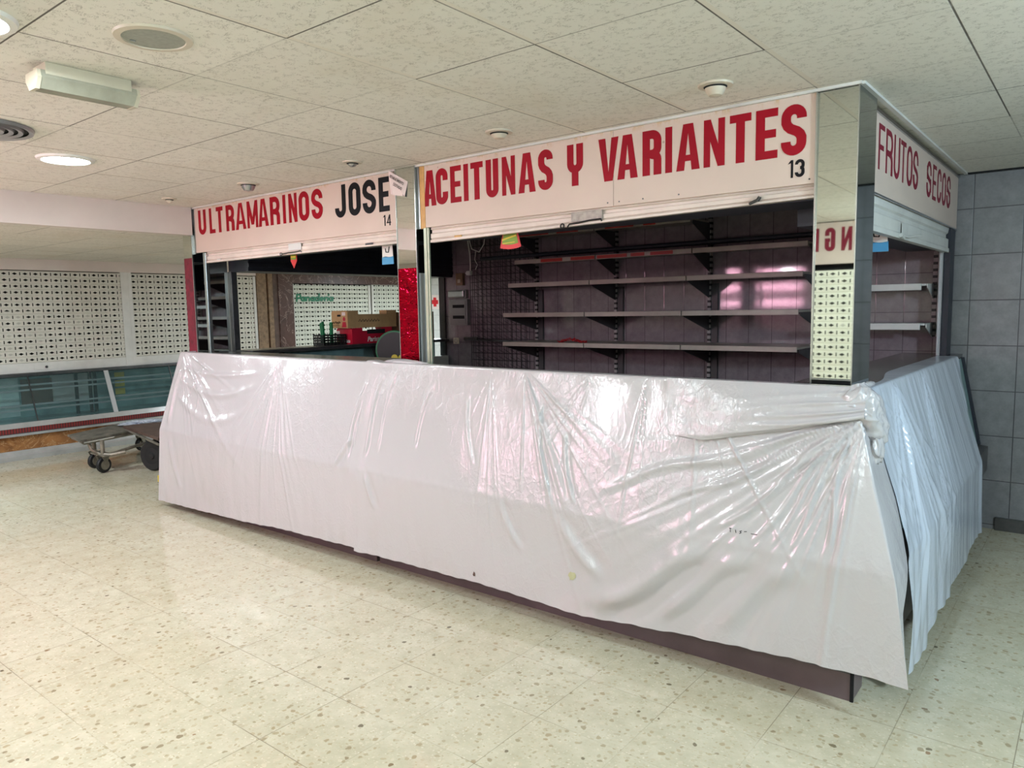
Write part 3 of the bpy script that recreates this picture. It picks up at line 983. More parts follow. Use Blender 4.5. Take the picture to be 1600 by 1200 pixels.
# paper notice taped on at the end of the grocery sign
t = thing('paper_notice', 'crooked white paper notice taped over the right end of the grocery sign', 'notice', (-2.65, 0.02, 2.45))
PN = [(-2.735, 2.632), (-2.563, 2.541), (-2.588, 2.447), (-2.604, 2.452), (-2.697, 2.470), (-2.730, 2.480)]
obj('sheet', MB().prism([(x, 0.018 + 0.012 * (i % 2), z) for i, (x, z) in enumerate(PN)], (0, 0.0012, 0)), 'paper', t)
ca, sa = math.cos(-0.49), math.sin(-0.49)
pl = lambda ox, oz: (lambda s, z, d: (ox + s * ca - z * sa, 0.016 - d, oz + s * sa + z * ca))
obj('writing', text_mesh('ESTABLECIMIENTO', 0.024, pl(-2.722, 2.588), 0.72, 0.0006), 'ink', t)
obj('writing', text_mesh('DOTADO', 0.026, pl(-2.692, 2.532), 0.8, 0.0006), 'ink', t)


# ------------------------------------------------------------------ roller shutters of the stalls
def shutter_bar(name, label, x0, x1, zb0, zb1, ztop, loc):
    """rolled-up shutter seen as its fluted bottom bar below a sign; zb0/zb1 lower edge at the two ends"""
    t = thing('roller_shutter', label, 'shutter', loc)
    prof = [(0.066, 1.0), (0.060, 0.86), (0.072, 0.80), (0.072, 0.62), (0.060, 0.56), (0.060, 0.30), (0.066, 0.22), (0.054, 0.16), (0.054, 0.0), (0.092, 0.0), (0.092, 1.0)]
    vs = []
    for x, zb in ((x0, zb0), (x1, zb1)):
        vs += [(x, y, zb + (ztop - zb) * f) for y, f in prof]
    n = len(prof)
    fs = [(i, (i + 1) % n, (i + 1) % n + n, i + n) for i in range(n)] + [tuple(range(n)), tuple(range(2 * n - 1, n - 1, -1))]
    obj('bottom_bar', MB().add(vs, fs), 'cream_metal', t)
    obj('casing', MB().box(x0, 0.095, min(zb0, zb1) + 0.03, x1, 0.38, CEIL - 0.003), 'navy', t)
    return t


t = shutter_bar('a', 'rolled up cream shutter of the olive stall with a shiny lock plate', -2.398, -0.006, 2.140, 2.176, 2.238, (-1.2, 0.08, 2.14))
obj('lock_plate', MB().bbox(-1.305, 0.050, 2.176, -1.105, 0.056, 2.228, 0.004), 'dull_plate', t)
lt = MB().tube([(-1.36 + 0.012 * math.cos(a), 0.044, 2.160 + 0.012 * math.sin(a)) for a in np.linspace(0, 2 * math.pi, 14)[:-1]], 0.004, 6, True)
lt.tube([(-1.325, 0.044, 2.152), (-1.31, 0.040, 2.166), (-1.25, 0.042, 2.168), (-1.18, 0.042, 2.176), (-1.11, 0.044, 2.178), (-1.105, 0.046, 2.166)], 0.0045, 6)
obj('latch', lt, 'wire', t)
obj('hinge', MB().tube([(-0.30, 0.046, 2.176), (-0.255, 0.046, 2.192)], 0.007, 8).tube([(-0.262, 0.046, 2.186), (-0.250, 0.046, 2.204)], 0.009, 8), 'steel_dark', t)
obj('clip', MB().bbox(-2.185, 0.050, 2.158, -2.125, 0.056, 2.170, 0.002), 'ochre', t)
g = obj('guide_rail', MB().bbox(-2.450, 0.045, 1.28, -2.426, 0.065, 2.236, 0.003).bbox(-2.424, 0.050, 1.28, -2.410, 0.065, 2.236, 0.003), 'green_alu', t, label='scuffed greenish upright rail at the left')

t = shutter_bar('b', 'rolled up cream shutter of the grocery stall below the red and black sign', -5.135, -2.690, 2.152, 2.156, 2.246, (-3.9, 0.08, 2.15))
obj('lock_plate', MB().bbox(-3.93, 0.052, 2.182, -3.77, 0.058, 2.234, 0.004), 'white_metal', t)
lt = MB().tube([(-4.018 + 0.011 * math.cos(a), 0.044, 2.160 + 0.011 * math.sin(a)) for a in np.linspace(0, 2 * math.pi, 14)[:-1]], 0.004, 6, True)
lt.tube([(-4.0, 0.044, 2.160), (-3.92, 0.042, 2.166), (-3.84, 0.042, 2.166), (-3.765, 0.044, 2.172), (-3.76, 0.046, 2.160)], 0.0045, 6)
obj('latch', lt, 'steel_dark', t)
obj('clip', MB().bbox(-3.03, 0.050, 2.166, -2.95, 0.056, 2.178, 0.002), 'steel_dark', t)
obj('clip', MB().bbox(-4.96, 0.050, 2.166, -4.90, 0.056, 2.176, 0.002), 'white_metal', t)
obj('guide_rail', MB().bbox(-5.175, 0.045, 1.28, -5.137, 0.08, 2.24, 0.003).bbox(-5.192, 0.06, 1.28, -5.176, 0.10, 2.24, 0.002), 'alu', t)

t = thing('roller_shutter', 'rolled up pale shutter below the side sign with a pulled latch', 'shutter', (0.1, 1.6, 2.06))
prof = [(0.118, 1.0), (0.112, 0.80), (0.100, 0.74), (0.100, 0.60), (0.116, 0.54), (0.116, 0.20), (0.122, 0.14), (0.122, 0.0), (0.085, 0.0), (0.085, 1.0)]
vs = []
for y in (0.36, 2.80):
    vs += [(x, y, 2.056 + 0.172 * f) for x, f in prof]
n = len(prof)
obj('bottom_bar', MB().add(vs, [(i, (i + 1) % n, (i + 1) % n + n, i + n) for i in range(n)] + [tuple(range(n)), tuple(range(2 * n - 1, n - 1, -1))]), 'white_metal', t)
obj('casing', MB().box(-0.2, 0.43, 2.09, 0.085, BACK - 0.02, CEIL - 0.003), 'navy', t)
obj('lock_plate', MB().bbox(0.122, 1.20, 2.078, 0.126, 1.36, 2.140, 0.003), 'white_metal', t)
obj('latch', MB().tube([(0.128, 1.16, 2.076), (0.135, 1.30, 2.070), (0.145, 1.62, 2.098)], 0.008, 8).tube([(0.13, 1.14, 2.070), (0.13, 1.22, 2.060)], 0.010, 8), 'white_metal', t)
obj('guide_rail', MB().bbox(0.066, 2.79, 1.28, 0.082, 2.81, 2.23, 0.003).box(0.083, 2.795, 1.28, 0.088, 2.812, 2.23), 'pale', t)
obj('guide_rail', MB().box(0.09, 2.812, 1.28, 0.130, 3.0, 2.23), 'navy', t, label='dark strip standing for the shaded gap between rail and tiled wall')  # solid navy strip, the shade of the gap put into its colour

# dark rolled shutter over the far left opening of the grocery stall
t = thing('roller_shutter', 'dark shutter casing over the left side opening of the grocery stall', 'shutter', (-5.2, 1.6, 2.09))
obj('casing', MB().box(-5.32, 0.37, 2.085, -5.0, BACK - 0.01, CEIL - 0.003), 'navy', t)
sl = MB()
for i in range(5):
    z = 2.12 + i * 0.05
    sl.box(-5.002, 0.37, z, -4.990, BACK - 0.01, z + 0.034)
obj('slat', sl, 'navy', t)
obj('guide_rail', MB().bbox(-5.33, 0.362, 1.30, -5.27, 0.42, 2.09, 0.003), 'steel_dark', t)
obj('guide_rail', MB().bbox(-5.21, BACK - 0.03, 0.0, -5.12, BACK - 0.004, 2.09, 0.004), 'body', t)


# ================================================================== counters
def counter_x(name_label, x0, x1, ztop, depth, loc, corner=False):
    """display counter running along x, sloped front to -y"""
    t = thing('display_counter', name_label, 'counter', loc)
    ex = lambda pts: MB().prism([(x0, y, z) for y, z in pts], (x1 - x0, 0, 0))
    obj('counter_top', ex([(-0.10, ztop - 0.03), (-0.10, ztop), (depth, ztop), (depth, ztop - 0.03)]), 'counter_top', t)
    obj('glass_front', ex([(-0.10, ztop - 0.03), (-0.092, ztop - 0.03), (-0.217, 0.645), (-0.225, 0.645)]), 'glass', t)
    obj('ledge', ex([(-0.225, 0.645), (-0.268, 0.625), (-0.268, 0.44), (-0.20, 0.40), (-0.15, 0.40), (-0.15, 0.645)]), 'steel_dark', t)
    yb = min(depth, 0.25)
    obj('body', MB().box(x0, -0.20, 0.16, x1, yb, 0.40).box(x0, yb - 0.04, 0.40, x1, yb, ztop - 0.03), 'body', t)
    pm = MB().box(x0 + 0.02, -0.155, 0.0, x1 if not corner else 0.258, 0.015, 0.125)
    obj('plinth', pm, 'plinth', t)
    obj('plinth_trim', MB().box(x0 + 0.02, -0.158, 0.122, x1 if not corner else 0.258, 0.015, 0.132), 'steel_dark', t)
    if corner:
        obj('corner_trim', MB().box(0.250, -0.160, 0.0, 0.264, -0.150, 0.128), 'dark', t)
        sd = MB().prism([(0.185, -0.09, ztop - 0.03), (0.193, -0.09, ztop - 0.03), (0.325, -0.2, 0.645), (0.317, -0.2, 0.645)], (0, 0.22, 0))
        obj('glass_end', sd, 'glass', t)
        obj('end_ledge', MB().box(x1, -0.268, 0.44, 0.385, 0.02, 0.63), 'steel_dark', t)
        obj('end_panel', MB().box(x1, -0.20, 0.16, 0.30, 0.02, 0.44), 'body', t)
    return t


counter_x('grey topped display counter under the left plastic sheet of the grocery stall', -5.24, -2.79, 1.364, 0.28, (-4.0, 0.05, 0))
counter_x('display counter under the long plastic sheet of the olive stall, purplish plinth showing', -2.78, 0.19, 1.338, 0.02, (-1.3, 0.05, 0), True)
t = thing('display_counter', 'grey topped side counter with dark glass end against the tiled wall', 'counter', (0.1, 1.6, 0))
y0, y1 = 0.425, BACK - 0.012
ey = lambda pts: MB().prism([(x, y0, z) for x, z in pts], (0, y1 - y0, 0))
obj('counter_top', ey([(0.205, 1.28), (0.205, 1.31), (-0.20, 1.31), (-0.20, 1.28)]), 'counter_top', t)
obj('glass_front', ey([(0.200, 1.28), (0.192, 1.28), (0.322, 0.635), (0.330, 0.635)]), 'teal', t)
obj('frame_edge', MB().prism([(0.218, y1 - 0.035, 1.285), (0.200, y1 - 0.035, 1.285), (0.330, y1 - 0.035, 0.64), (0.350, y1 - 0.035, 0.64)], (0, 0.034, 0)), 'navy', t)
obj('ledge', ey([(0.33, 0.635), (0.395, 0.625), (0.395, 0.45), (0.32, 0.42), (0.25, 0.42), (0.25, 0.635)]), 'steel_dark', t)
obj('body', MB().box(-0.15, y0, 0.14, 0.33, y1, 0.42).box(-0.15, y0, 0.42, -0.10, y1, 1.28), 'body', t)
obj('plinth', MB().box(-0.1, y0, 0, 0.262, y1, 0.13), 'plinth', t)

t = thing('display_counter', 'dark railed counter closing the left side of the grocery stall', 'counter', (-5.15, 1.7, 0))
obj('top_rail', MB().bbox(-5.30, 0.37, 1.335, -5.0, BACK - 0.09, 1.365, 0.004), 'steel_dark', t)
obj('top_edge', MB().box(-5.30, 0.37, 1.365, -5.02, BACK - 0.09, 1.369), 'alu', t)
obj('inner_panel', MB().box(-5.06, 0.37, 0.0, -5.02, BACK - 0.09, 1.17), 'white_metal', t)
obj('outer_panel', MB().box(-5.28, 0.37, 0.0, -5.24, BACK - 0.09, 1.335), 'teal', t)
for y in (0.72, 1.85, 2.35):
    obj('post', MB().prism([(-5.04, y, 1.17), (-5.04, y + 0.04, 1.17), (-5.04, y - 0.05 + 0.04, 1.335), (-5.04, y - 0.05, 1.335)], (0.03, 0, 0)), 'dark', t)


# ================================================================== plastic sheets over the counters
def sm(a, b, x):
    t = np.clip((x - a) / (b - a), 0, 1)
    return t * t * (3 - 2 * t)


def vnoise(P, sc, seed=0.0):
    out = np.empty(len(P))
    for i, p in enumerate(P):
        out[i] = noise.noise((p[0] * sc[0] + seed, p[1] * sc[1] + seed * 1.7, p[2] * sc[2]))
    return out


def fan(X, Z, px, pz, a0, a1, n, amp, rlen, seed=0, ws=1.0, rise=0.06):
    """tension folds radiating from a pinch point; angles in degrees, 270 = straight down"""
    dx, dz = X - px, Z - pz
    r = np.hypot(dx, dz)
    a = np.degrees(np.arctan2(dz, dx)) % 360
    u = (a - a0) / (a1 - a0)
    win = sm(0, 0.12, u) * (1 - sm(0.88, 1, u))
    rs = np.random.RandomState(seed)
    ks = np.sort(rs.rand(n))
    h = np.zeros_like(X)
    for k in ks:
        w = (0.005 + 0.018 * rs.rand()) * ws
        ln = rlen * (0.45 + 0.9 * rs.rand())
        bend = (rs.rand() - 0.5) * 0.10
        d = (u - k - bend * r) / w
        h += (0.5 + rs.rand()) * np.exp(-d * d) * np.exp(-(r / ln) ** 2)
    return amp * h * win * (r / (r + rise))


def line_fold(X, Z, x0, z0, x1, z1, amp, w, seed=0, asym=0.0, ends=0.15):
    d = np.array([x1 - x0, z1 - z0])
    L = np.hypot(*d)
    d = d / L
    s = (X - x0) * d[0] + (Z - z0) * d[1]
    q = (X - x0) * -d[1] + (Z - z0) * d[0] + 0.02 * np.sin(s * 9 + seed)
    f = np.exp(-(q / w) ** 2)
    if asym:
        f = f - asym * np.exp(-((q - w * 1.6) / (w * 1.3)) ** 2)
    return amp * f * sm(-0.02, ends * L, s) * (1 - sm(L * (1 - ends), L * 1.02, s))


def grid_sheet(name, mat, label, Pf, disp, ns, nt, group, parent=None):
    """Pf(s,t)->xyz arrays, displaced along the surface normal"""
    s, tt = np.meshgrid(np.linspace(0, 1, ns), np.linspace(0, 1, nt), indexing='ij')
    X, Y, Z = Pf(s, tt)
    P = np.stack([X, Y, Z], -1)
    du = np.gradient(P, axis=0)
    dv = np.gradient(P, axis=1)
    nrm = np.cross(dv, du)
    nrm /= np.linalg.norm(nrm, axis=-1, keepdims=True) + 1e-9
    h = disp(s, tt, X, Y, Z)
    P = P + nrm * h[..., None]
    idx = np.arange(ns * nt).reshape(ns, nt)
    f = np.stack([idx[:-1, :-1], idx[:-1, 1:], idx[1:, 1:], idx[1:, :-1]], -1).reshape(-1, 4)
    mb = MB()
    mb.v = [tuple(p) for p in P.reshape(-1, 3)]
    mb.f = [tuple(q) for q in f.tolist()]
    if parent is not None:
        return obj(name, mb, mat, parent, 'sheet')
    return solo(name, mb, mat, label, 'plastic sheet', group, 'sheet')


def smooth_path(pts, t, k=0.035):
    """polyline through pts by arclength with softened corners; pts: list of arrays (broadcast)"""
    pts = [np.broadcast_to(p, t.shape) if np.ndim(p) else np.full(t.shape, float(p)) for p in pts]
    return pts


def profile(t, P):
    """P: list of ((y,z) arrays); returns y,z at t with rounded corners"""
    segs = [np.hypot(P[i + 1][0] - P[i][0], P[i + 1][1] - P[i][1]) for i in range(len(P) - 1)]
    tot = sum(segs)
    acc = 0
    def ev(d):
        y = np.zeros_like(d)
        z = np.zeros_like(d)
        a = 0
        for i, L in enumerate(segs):
            f = np.clip((d - a) / np.maximum(L, 1e-6), 0, 1)
            on = (d >= a)
            yy = P[i][0] + (P[i + 1][0] - P[i][0]) * f
            zz = P[i][1] + (P[i + 1][1] - P[i][1]) * f
            y = np.where(on, yy, y)
            z = np.where(on, zz, z)
            a = a + L
        return y, z
    d = t * tot
    ys, zs = 0, 0
    offs = (-0.006, 0, 0.006)
    for o in offs:
        y, z = ev(np.clip(d + o, 0, tot))
        ys = ys + y
        zs = zs + z
    return ys / len(offs), zs / len(offs)


I = np.interp
GP = 'white plastic dust sheets over the counters'
ztop_f = lambda x: 1.357 + 0.004 * (0.25 - x)
zled_f = lambda x: 0.634 + 0.011 * (0.44 - x)
HX = [-5.6, -4.2, -2.84, -2.2, -1.74, -1.05, -0.5, -0.05, 0.30, 0.52]
HZ = [0.050, 0.085, 0.112, 0.128, 0.136, 0.117, 0.165, 0.195, 0.205, 0.197]


def front_profile(x, t, y_back=-0.07, ragged=0.0015):
    zt, zl = ztop_f(x), zled_f(x)
    zh = I(x, HX, HZ) + ragged * np.sin(x * 23) + ragged * np.sin(x * 57 + 1)
    return profile(t, [(y_back + 0 * x, zt + 0 * x), (-0.130 + 0 * x, zt), (-0.296 + 0 * x, zl), (-0.316 + 0 * x, zh)])


# --- left sheet
def Pl(s, t):
    x_nom = -5.47 + (np.clip(s, 0.05, 1) - 0.05) / 0.95 * (5.47 - 2.79)
    y, z = front_profile(x_nom, t)
    z = z + 0.022 * sm(-4.2, -3.6, x_nom) * (1 - sm(0.2, 0.45, z))
    xl = I(z, [0.05, 0.694, 1.377], [-5.54, -5.472, -5.331])
    f = (np.clip(s, 0.05, 1) - 0.05) / 0.95
    xr = -2.79
    x = xl + (xr - xl) * f
    wrap = np.clip(0.05 - s, 0, 1) / 0.05
    y = np.minimum(y + wrap * 0.26, np.maximum(y, 0.015))
    return x, y, z


def Dl(s, t, X, Y, Z):
    sh = X.shape
    P = np.stack([X, Y, Z], -1).reshape(-1, 3)
    top = 1 - sm(1.30, 1.365, Z)
    h = 0.007 * vnoise(P, (2.2, 2.2, 1.5), 3.1).reshape(sh) + 0.0035 * vnoise(P, (9, 9, 2.6), 9.3).reshape(sh)
    h += fan(X, Z, -5.30, 1.40, 283, 350, 9, 0.014, 0.75, 3)
    h += fan(X, Z, -3.83, 1.37, 222, 305, 15, 0.012, 0.75, 5)
    h += fan(X, Z, -4.9, 1.36, 235, 300, 6, 0.006, 0.5, 15)
    h += fan(X, Z, -3.83, 1.37, 228, 290, 14, 0.006, 0.7, 35, 0.4)
    # slack swags hanging from the left top corner
    for k, (dz, a) in enumerate(((0.09, 0.010), (0.17, 0.012), (0.30, 0.010))):
        zc = 1.345 - dz - 0.10 * np.sin(np.clip((X + 5.3) / 1.3, 0, 1) * math.pi) * (0.5 + k * 0.8)
        h += a * np.exp(-((Z - zc) / (0.018 + 0.008 * k)) ** 2) * sm(-5.3, -5.1, X) * (1 - sm(-4.5, -4.0, X))
    for x0, z0, x1, z1, a, w in ((-2.78, 1.28, -2.87, 0.78, 0.016, 0.018), (-2.83, 1.18, -2.93, 0.72, 0.012, 0.014), (-2.88, 0.86, -3.0, 0.66, 0.010, 0.015),
                                 (-5.25, 1.25, -5.36, 0.75, 0.012, 0.02), (-5.3, 0.65, -5.15, 0.2, 0.008, 0.03)):
        h += line_fold(X, Z, x0, z0, x1, z1, a, w, asym=0.5)
    low = 1 - sm(0.60, 0.68, Z)
    h += low * (0.006 * vnoise(P, (3.0, 3, 1.2), 21.0).reshape(sh) + 0.002 * vnoise(P, (14, 14, 5), 2.0).reshape(sh))
    return np.maximum(h * (0.15 + 0.85 * top), -0.006)


grid_sheet('plastic_sheet', 'film', 'left white plastic sheet hanging over the grocery stall counter', Pl, Dl, 420, 140, GP)


# --- long right sheet with its corner wrap
def Pr(s, t):
    F = 0.93
    f = np.clip(s / F, 0, 1)
    x_nom = -2.86 + f * (0.47 + 2.86)
    y, z = front_profile(x_nom, t, -0.065)
    xl = -2.84 + 0.02 * np.sin(z * 7)
    xc = I(z, [0.19, 0.62, 0.95, 1.228, 1.36], [0.502, 0.438, 0.337, 0.262, 0.245])
    x = xl + (xc - xl) * f
    we = I(z, [0.19, 0.33, 0.475, 0.645, 0.86, 1.12, 1.30, 1.36], [-0.325, -0.30, -0.25, -0.045, 0.03, 0.06, -0.02, -0.06])
    w = np.clip((s - F) / (1 - F), 0, 1)
    y = y + np.maximum(we - y, 0.0) * w
    return x, y, z


def Dr(s, t, X, Y, Z):
    sh = X.shape
    P = np.stack([X, Y, Z], -1).reshape(-1, 3)
    top = 1 - sm(1.31, 1.362, Z)
    side = sm(0.93, 0.95, s)
    h = 0.009 * vnoise(P, (1.9, 1.9, 1.6), 5.5).reshape(sh) + 0.0035 * vnoise(P, (8, 8, 2.4), 1.3).reshape(sh)
    h += (1 - side) * fan(X, Z, 0.29, 1.235, 184, 272, 24, 0.007, 1.1, 11)
    h += (1 - side) * fan(X, Z, 0.28, 1.235, 196, 268, 20, 0.008, 0.75, 31, 0.45)
    h += fan(X, Z, -1.51, 1.37, 285, 325, 8, 0.006, 0.7, 33, 0.4)
    h += fan(X, Z, -1.51, 1.37, 262, 335, 14, 0.007, 0.85, 8)
    h += fan(X, Z, -1.75, 1.37, 240, 290, 8, 0.006, 0.6, 18)
    h += fan(X, Z, -0.74, 1.38, 252, 290, 7, 0.007, 0.5, 2)
    h += fan(X, Z, -0.47, 1.38, 262, 320, 8, 0.008, 0.5, 4)
    h += fan(X, Z, -1.05, 1.37, 215, 262, 8, 0.006, 0.45, 6)
    # long tension folds from the knot across the sheet
    for x1, z1, a, w in ((-0.95, 0.80, 0.012, 0.018), (-0.62, 0.74, 0.010, 0.015), (-0.34, 0.66, 0.012, 0.013), (-0.16, 0.655, 0.011, 0.010), (-0.08, 0.65, 0.008, 0.008), (0.0, 0.64, 0.009, 0.010), (0.16, 0.64, 0.008, 0.009)):
        h += line_fold(X, Z, 0.24, 1.20, x1, z1, a, w, asym=0.4, ends=0.2)
    # sagging swags lower down
    for x0, z0, x1, z1, a, w in ((-0.30, 0.62, -0.98, 0.16, 0.028, 0.050), (-0.12, 0.62, -0.62, 0.22, 0.022, 0.045), (0.06, 0.61, -0.30, 0.25, 0.016, 0.045),
                                 (-1.18, 0.63, -0.90, 0.33, 0.014, 0.03), (-1.58, 0.65, -1.40, 0.38, 0.010, 0.02), (-2.72, 0.66, -2.60, 0.42, 0.010, 0.02)):
        h += line_fold(X, Z, x0, z0, x1, z1, a, w, asym=0.6, ends=0.25)
    for xx, zz, ln, a in ((-1.18, 1.05, 0.36, 0.009), (-1.36, 1.2, 0.5, 0.010), (-2.66, 1.3, 0.55, 0.010), (-2.55, 1.3, 0.5, 0.007), (-2.2, 1.25, 0.4, 0.006), (-1.9, 1.2, 0.4, 0.006)):
        h += line_fold(X, Z, xx, zz, xx + 0.10 * (1 if xx > -2 else -1.0), zz - ln, a, 0.011, asym=0.5)
    low = 1 - sm(0.58, 0.66, Z)
    h += low * (0.008 * vnoise(P, (2.4, 2.4, 1.4), 31.0).reshape(sh) + 0.002 * vnoise(P, (14, 14, 5), 8.0).reshape(sh))
    led = np.exp(-((Z - zled_f(X)) / 0.05) ** 2)
    h += led * 0.002 * vnoise(P, (26, 26, 20), 4.0).reshape(sh)
    return np.maximum(h * (0.12 + 0.88 * top), -0.008) + 0.010 * (1 - sm(-2.80, -2.70, X))


rs_ = grid_sheet('plastic_sheet', 'film', 'long white plastic sheet over the olive stall counter, gathered at the right corner', Pr, Dr, 640, 170, GP)


# folded-over band along its top right edge, and the gathered bunch at the corner
def Pfl(s, t):
    x = -0.62 + s * 0.90
    zb = I(x, [-0.62, -0.41, 0.0, 0.28], [1.10, 1.085, 1.165, 1.240])
    zt = 1.360 + 0 * x
    z = zt + (zb - zt) * t
    y = -0.130 - 0.24 * (1.357 - z) - 0.012 - 0.026 * np.sin(np.clip(t * 1.05, 0, 1) * math.pi * 0.62) * sm(-0.62, -0.25, x) * (1 - 0.4 * sm(0.15, 0.28, x))
    y = y + 0.02 * sm(0.93, 1.0, t) * sm(-0.6, -0.2, x)
    return x, y, z


def Dfl(s, t, X, Y, Z):
    P = np.stack([X, Y, Z], -1).reshape(-1, 3)
    h = 0.007 * vnoise(P, (3, 3, 9), 2.2).reshape(X.shape) + 0.003 * vnoise(P, (8, 8, 22), 6.2).reshape(X.shape)
    for k, tt in enumerate((0.25, 0.5, 0.72, 0.86)):
        h += (0.006 + 0.003 * k) * np.exp(-((t - tt - 0.06 * np.sin(s * 5 + k)) / 0.05) ** 2) * sm(0.35, 0.9, s)
    return h * sm(0.0, 0.15, s)


grid_sheet('folded_band', 'film', None, Pfl, Dfl, 120, 44, None, rs_)


def crumple(c, r, seed, twist=0.0, n=56, amp=0.22, tilt=0.0, rough=1.0):
    mb = MB()
    vs, fs = [], []
    for i in range(n + 1):
        th = math.pi * i / n
        for j in range(n):
            ph = 2 * math.pi * j / n + twist * th
            d = Vector((math.sin(th) * math.cos(ph), math.sin(th) * math.sin(ph), math.cos(th)))
            q = 0
            for o, (f, a) in enumerate(((1.3, 1.0), (2.6, 0.45), (5.0, 0.16))):
                f *= rough
                q += a * (1 - 2.2 * abs(noise.noise(Vector((d.x * f + twist * d.z, d.y * f, d.z * f * 0.35)) + Vector((seed, o * 3.3, 0)))))
            k = 1 + amp * (q - 0.8)
            p = Vector((d.x * r[0], d.y * r[1], d.z * r[2])) * k
            p = Vector((p.x + tilt * p.z, p.y, p.z))
            vs.append(Vector(c) + p)
    for i in range(n):
        for j in range(n):
            a, b = i * n + j, i * n + (j + 1) % n
            fs.append((a, b, b + n, a + n))
    return mb.add(vs, fs)


# the gathered end wraps round the corner in soft diagonal folds
def Pk(s, t):
    kx = np.array([0.16, 0.215, 0.258, 0.286, 0.300, 0.300, 0.290])
    ky = np.array([-0.150, -0.158, -0.155, -0.135, -0.100, -0.050, -0.005])
    ks = np.linspace(0, 1, 7)
    x, y = np.interp(s, ks, kx), np.interp(s, ks, ky)
    zt = np.interp(s, [0, 0.35, 0.7, 1.0], [1.345, 1.372, 1.375, 1.345])
    zb = np.interp(s, [0, 0.3, 0.55, 0.8, 1.0], [1.215, 1.215, 1.14, 1.06, 1.10])
    z = zt + (zb - zt) * t
    k = (1.36 - z) * 0.16
    lean = np.clip(s * 1.6, 0, 1)
    inn = 0.045 * sm(0.72, 1.0, t) + 0.05 * (1 - sm(0.0, 0.25, t))
    cx = np.interp(s, ks, kx) - 0.17
    return x + k * lean - inn * np.clip(s * 1.5, 0, 1), y - k * (1 - lean) + inn * (1 - np.clip(s, 0, 1)), z


def Dk(s, t, X, Y, Z):
    P = np.stack([X, Y, Z], -1).reshape(-1, 3)
    h = 0.008 * np.sin(np.clip(t, 0, 1) * math.pi)
    rs = np.random.RandomState(5)
    for i in range(11):
        c, w, am, sl = -0.25 + 1.5 * rs.rand(), 0.018 + 0.03 * rs.rand(), 0.003 + 0.005 * rs.rand(), 0.5 + 0.9 * rs.rand()
        q = (t - c) + sl * (s - 0.5) * (1 if i % 4 else -0.8) + 0.07 * np.sin(s * (4 + 3 * rs.rand()) + i)
        h += am * np.exp(-(q / w) ** 2) * (0.4 + 0.6 * np.sin(s * 5 + i * 1.7) ** 2)
    n1 = vnoise(P, (17, 17, 11), 2.0).reshape(X.shape)
    n2 = vnoise(P, (34, 34, 22), 5.0).reshape(X.shape)
    h += 0.016 * (0.4 - np.abs(n1)) + 0.006 * (0.4 - np.abs(n2))
    return h * sm(0.0, 0.25, s)


grid_sheet('gathered_bunch', 'film', None, Pk, Dk, 90, 70, None, rs_)
obj('gathered_bunch', crumple((0.312, -0.085, 1.095), (0.026, 0.050, 0.060), 8.7, 1.2, n=40, amp=0.22), 'film', rs_, 'sheet')
obj('loose_end', crumple((0.235, 0.06, 1.352), (0.018, 0.085, 0.012), 1.7, 0.5, n=30, amp=0.30), 'film', rs_, 'sheet')
obj('loose_end', crumple((-2.55, -0.055, 1.362), (0.21, 0.040, 0.026), 3.3, 0.2, n=40, amp=0.20), 'film', rs_, 'sheet')
# stains and marks on the long sheet, laid on its surface
from mathutils.bvhtree import BVHTree
bv = BVHTree.FromPolygons([tuple(Vector(v.co) + rs_.location) for v in rs_.data.vertices], [tuple(p.vertices) for p in rs_.data.polygons])


def on_sheet(x, z, lift=0.002):
    h = bv.ray_cast(Vector((x, -1.5, z)), Vector((0, 1, 0)))
    y = h[0].y if h[0] is not None else -0.33
    return (x, y - lift, z)


def blot(cx, cz, rx, rz, seed, n=14):
    rs = random.Random(seed)
    return [on_sheet(cx + rx * (0.6 + 0.6 * rs.random()) * math.cos(2 * math.pi * i / n), cz + rz * (0.6 + 0.6 * rs.random()) * math.sin(2 * math.pi * i / n)) for i in range(n)]


def patch(pts):
    c = Vector((0, 0, 0))
    for q in pts:
        c += Vector(q)
    c /= len(pts)
    c.y = min(q[1] for q in pts)
    n = len(pts)
    return MB().add(list(pts) + [c], [(i, (i + 1) % n, n) for i in range(n)])


obj('stain', patch(blot(-1.752, 0.185, 0.010, 0.017, 3, 9)), 'deck_brown', rs_)
obj('stain', patch(blot(-1.078, 0.315, 0.026, 0.026, 5)), 'green_stain', rs_, label='faint greenish stain')
sc_ = MB()
for i, (dx, pts) in enumerate(((0.0, ((0, 1), (0.012, 1.1))), (0.006, ((0, 1), (0.002, 0))), (0.03, ((0, 0.9), (0.004, 0.1))), (0.05, ((0.01, 0.9), (0, 0.7), (0.008, 0.4), (0, 0.1))), (0.07, ((0, 0.8), (0.012, 0.9))), (0.10, ((0, 0.5), (0.03, 0.6))))):
    for k in range(len(pts) - 1):
        q0, q1 = pts[k], pts[k + 1]
        sc_.tube([on_sheet(-0.245 + dx + q0[0], 0.695 + 0.016 * q0[1]), on_sheet(-0.245 + dx + q1[0], 0.695 + 0.016 * q1[1])], 0.0014, 4)
obj('marks', sc_, 'black_paint', rs_)


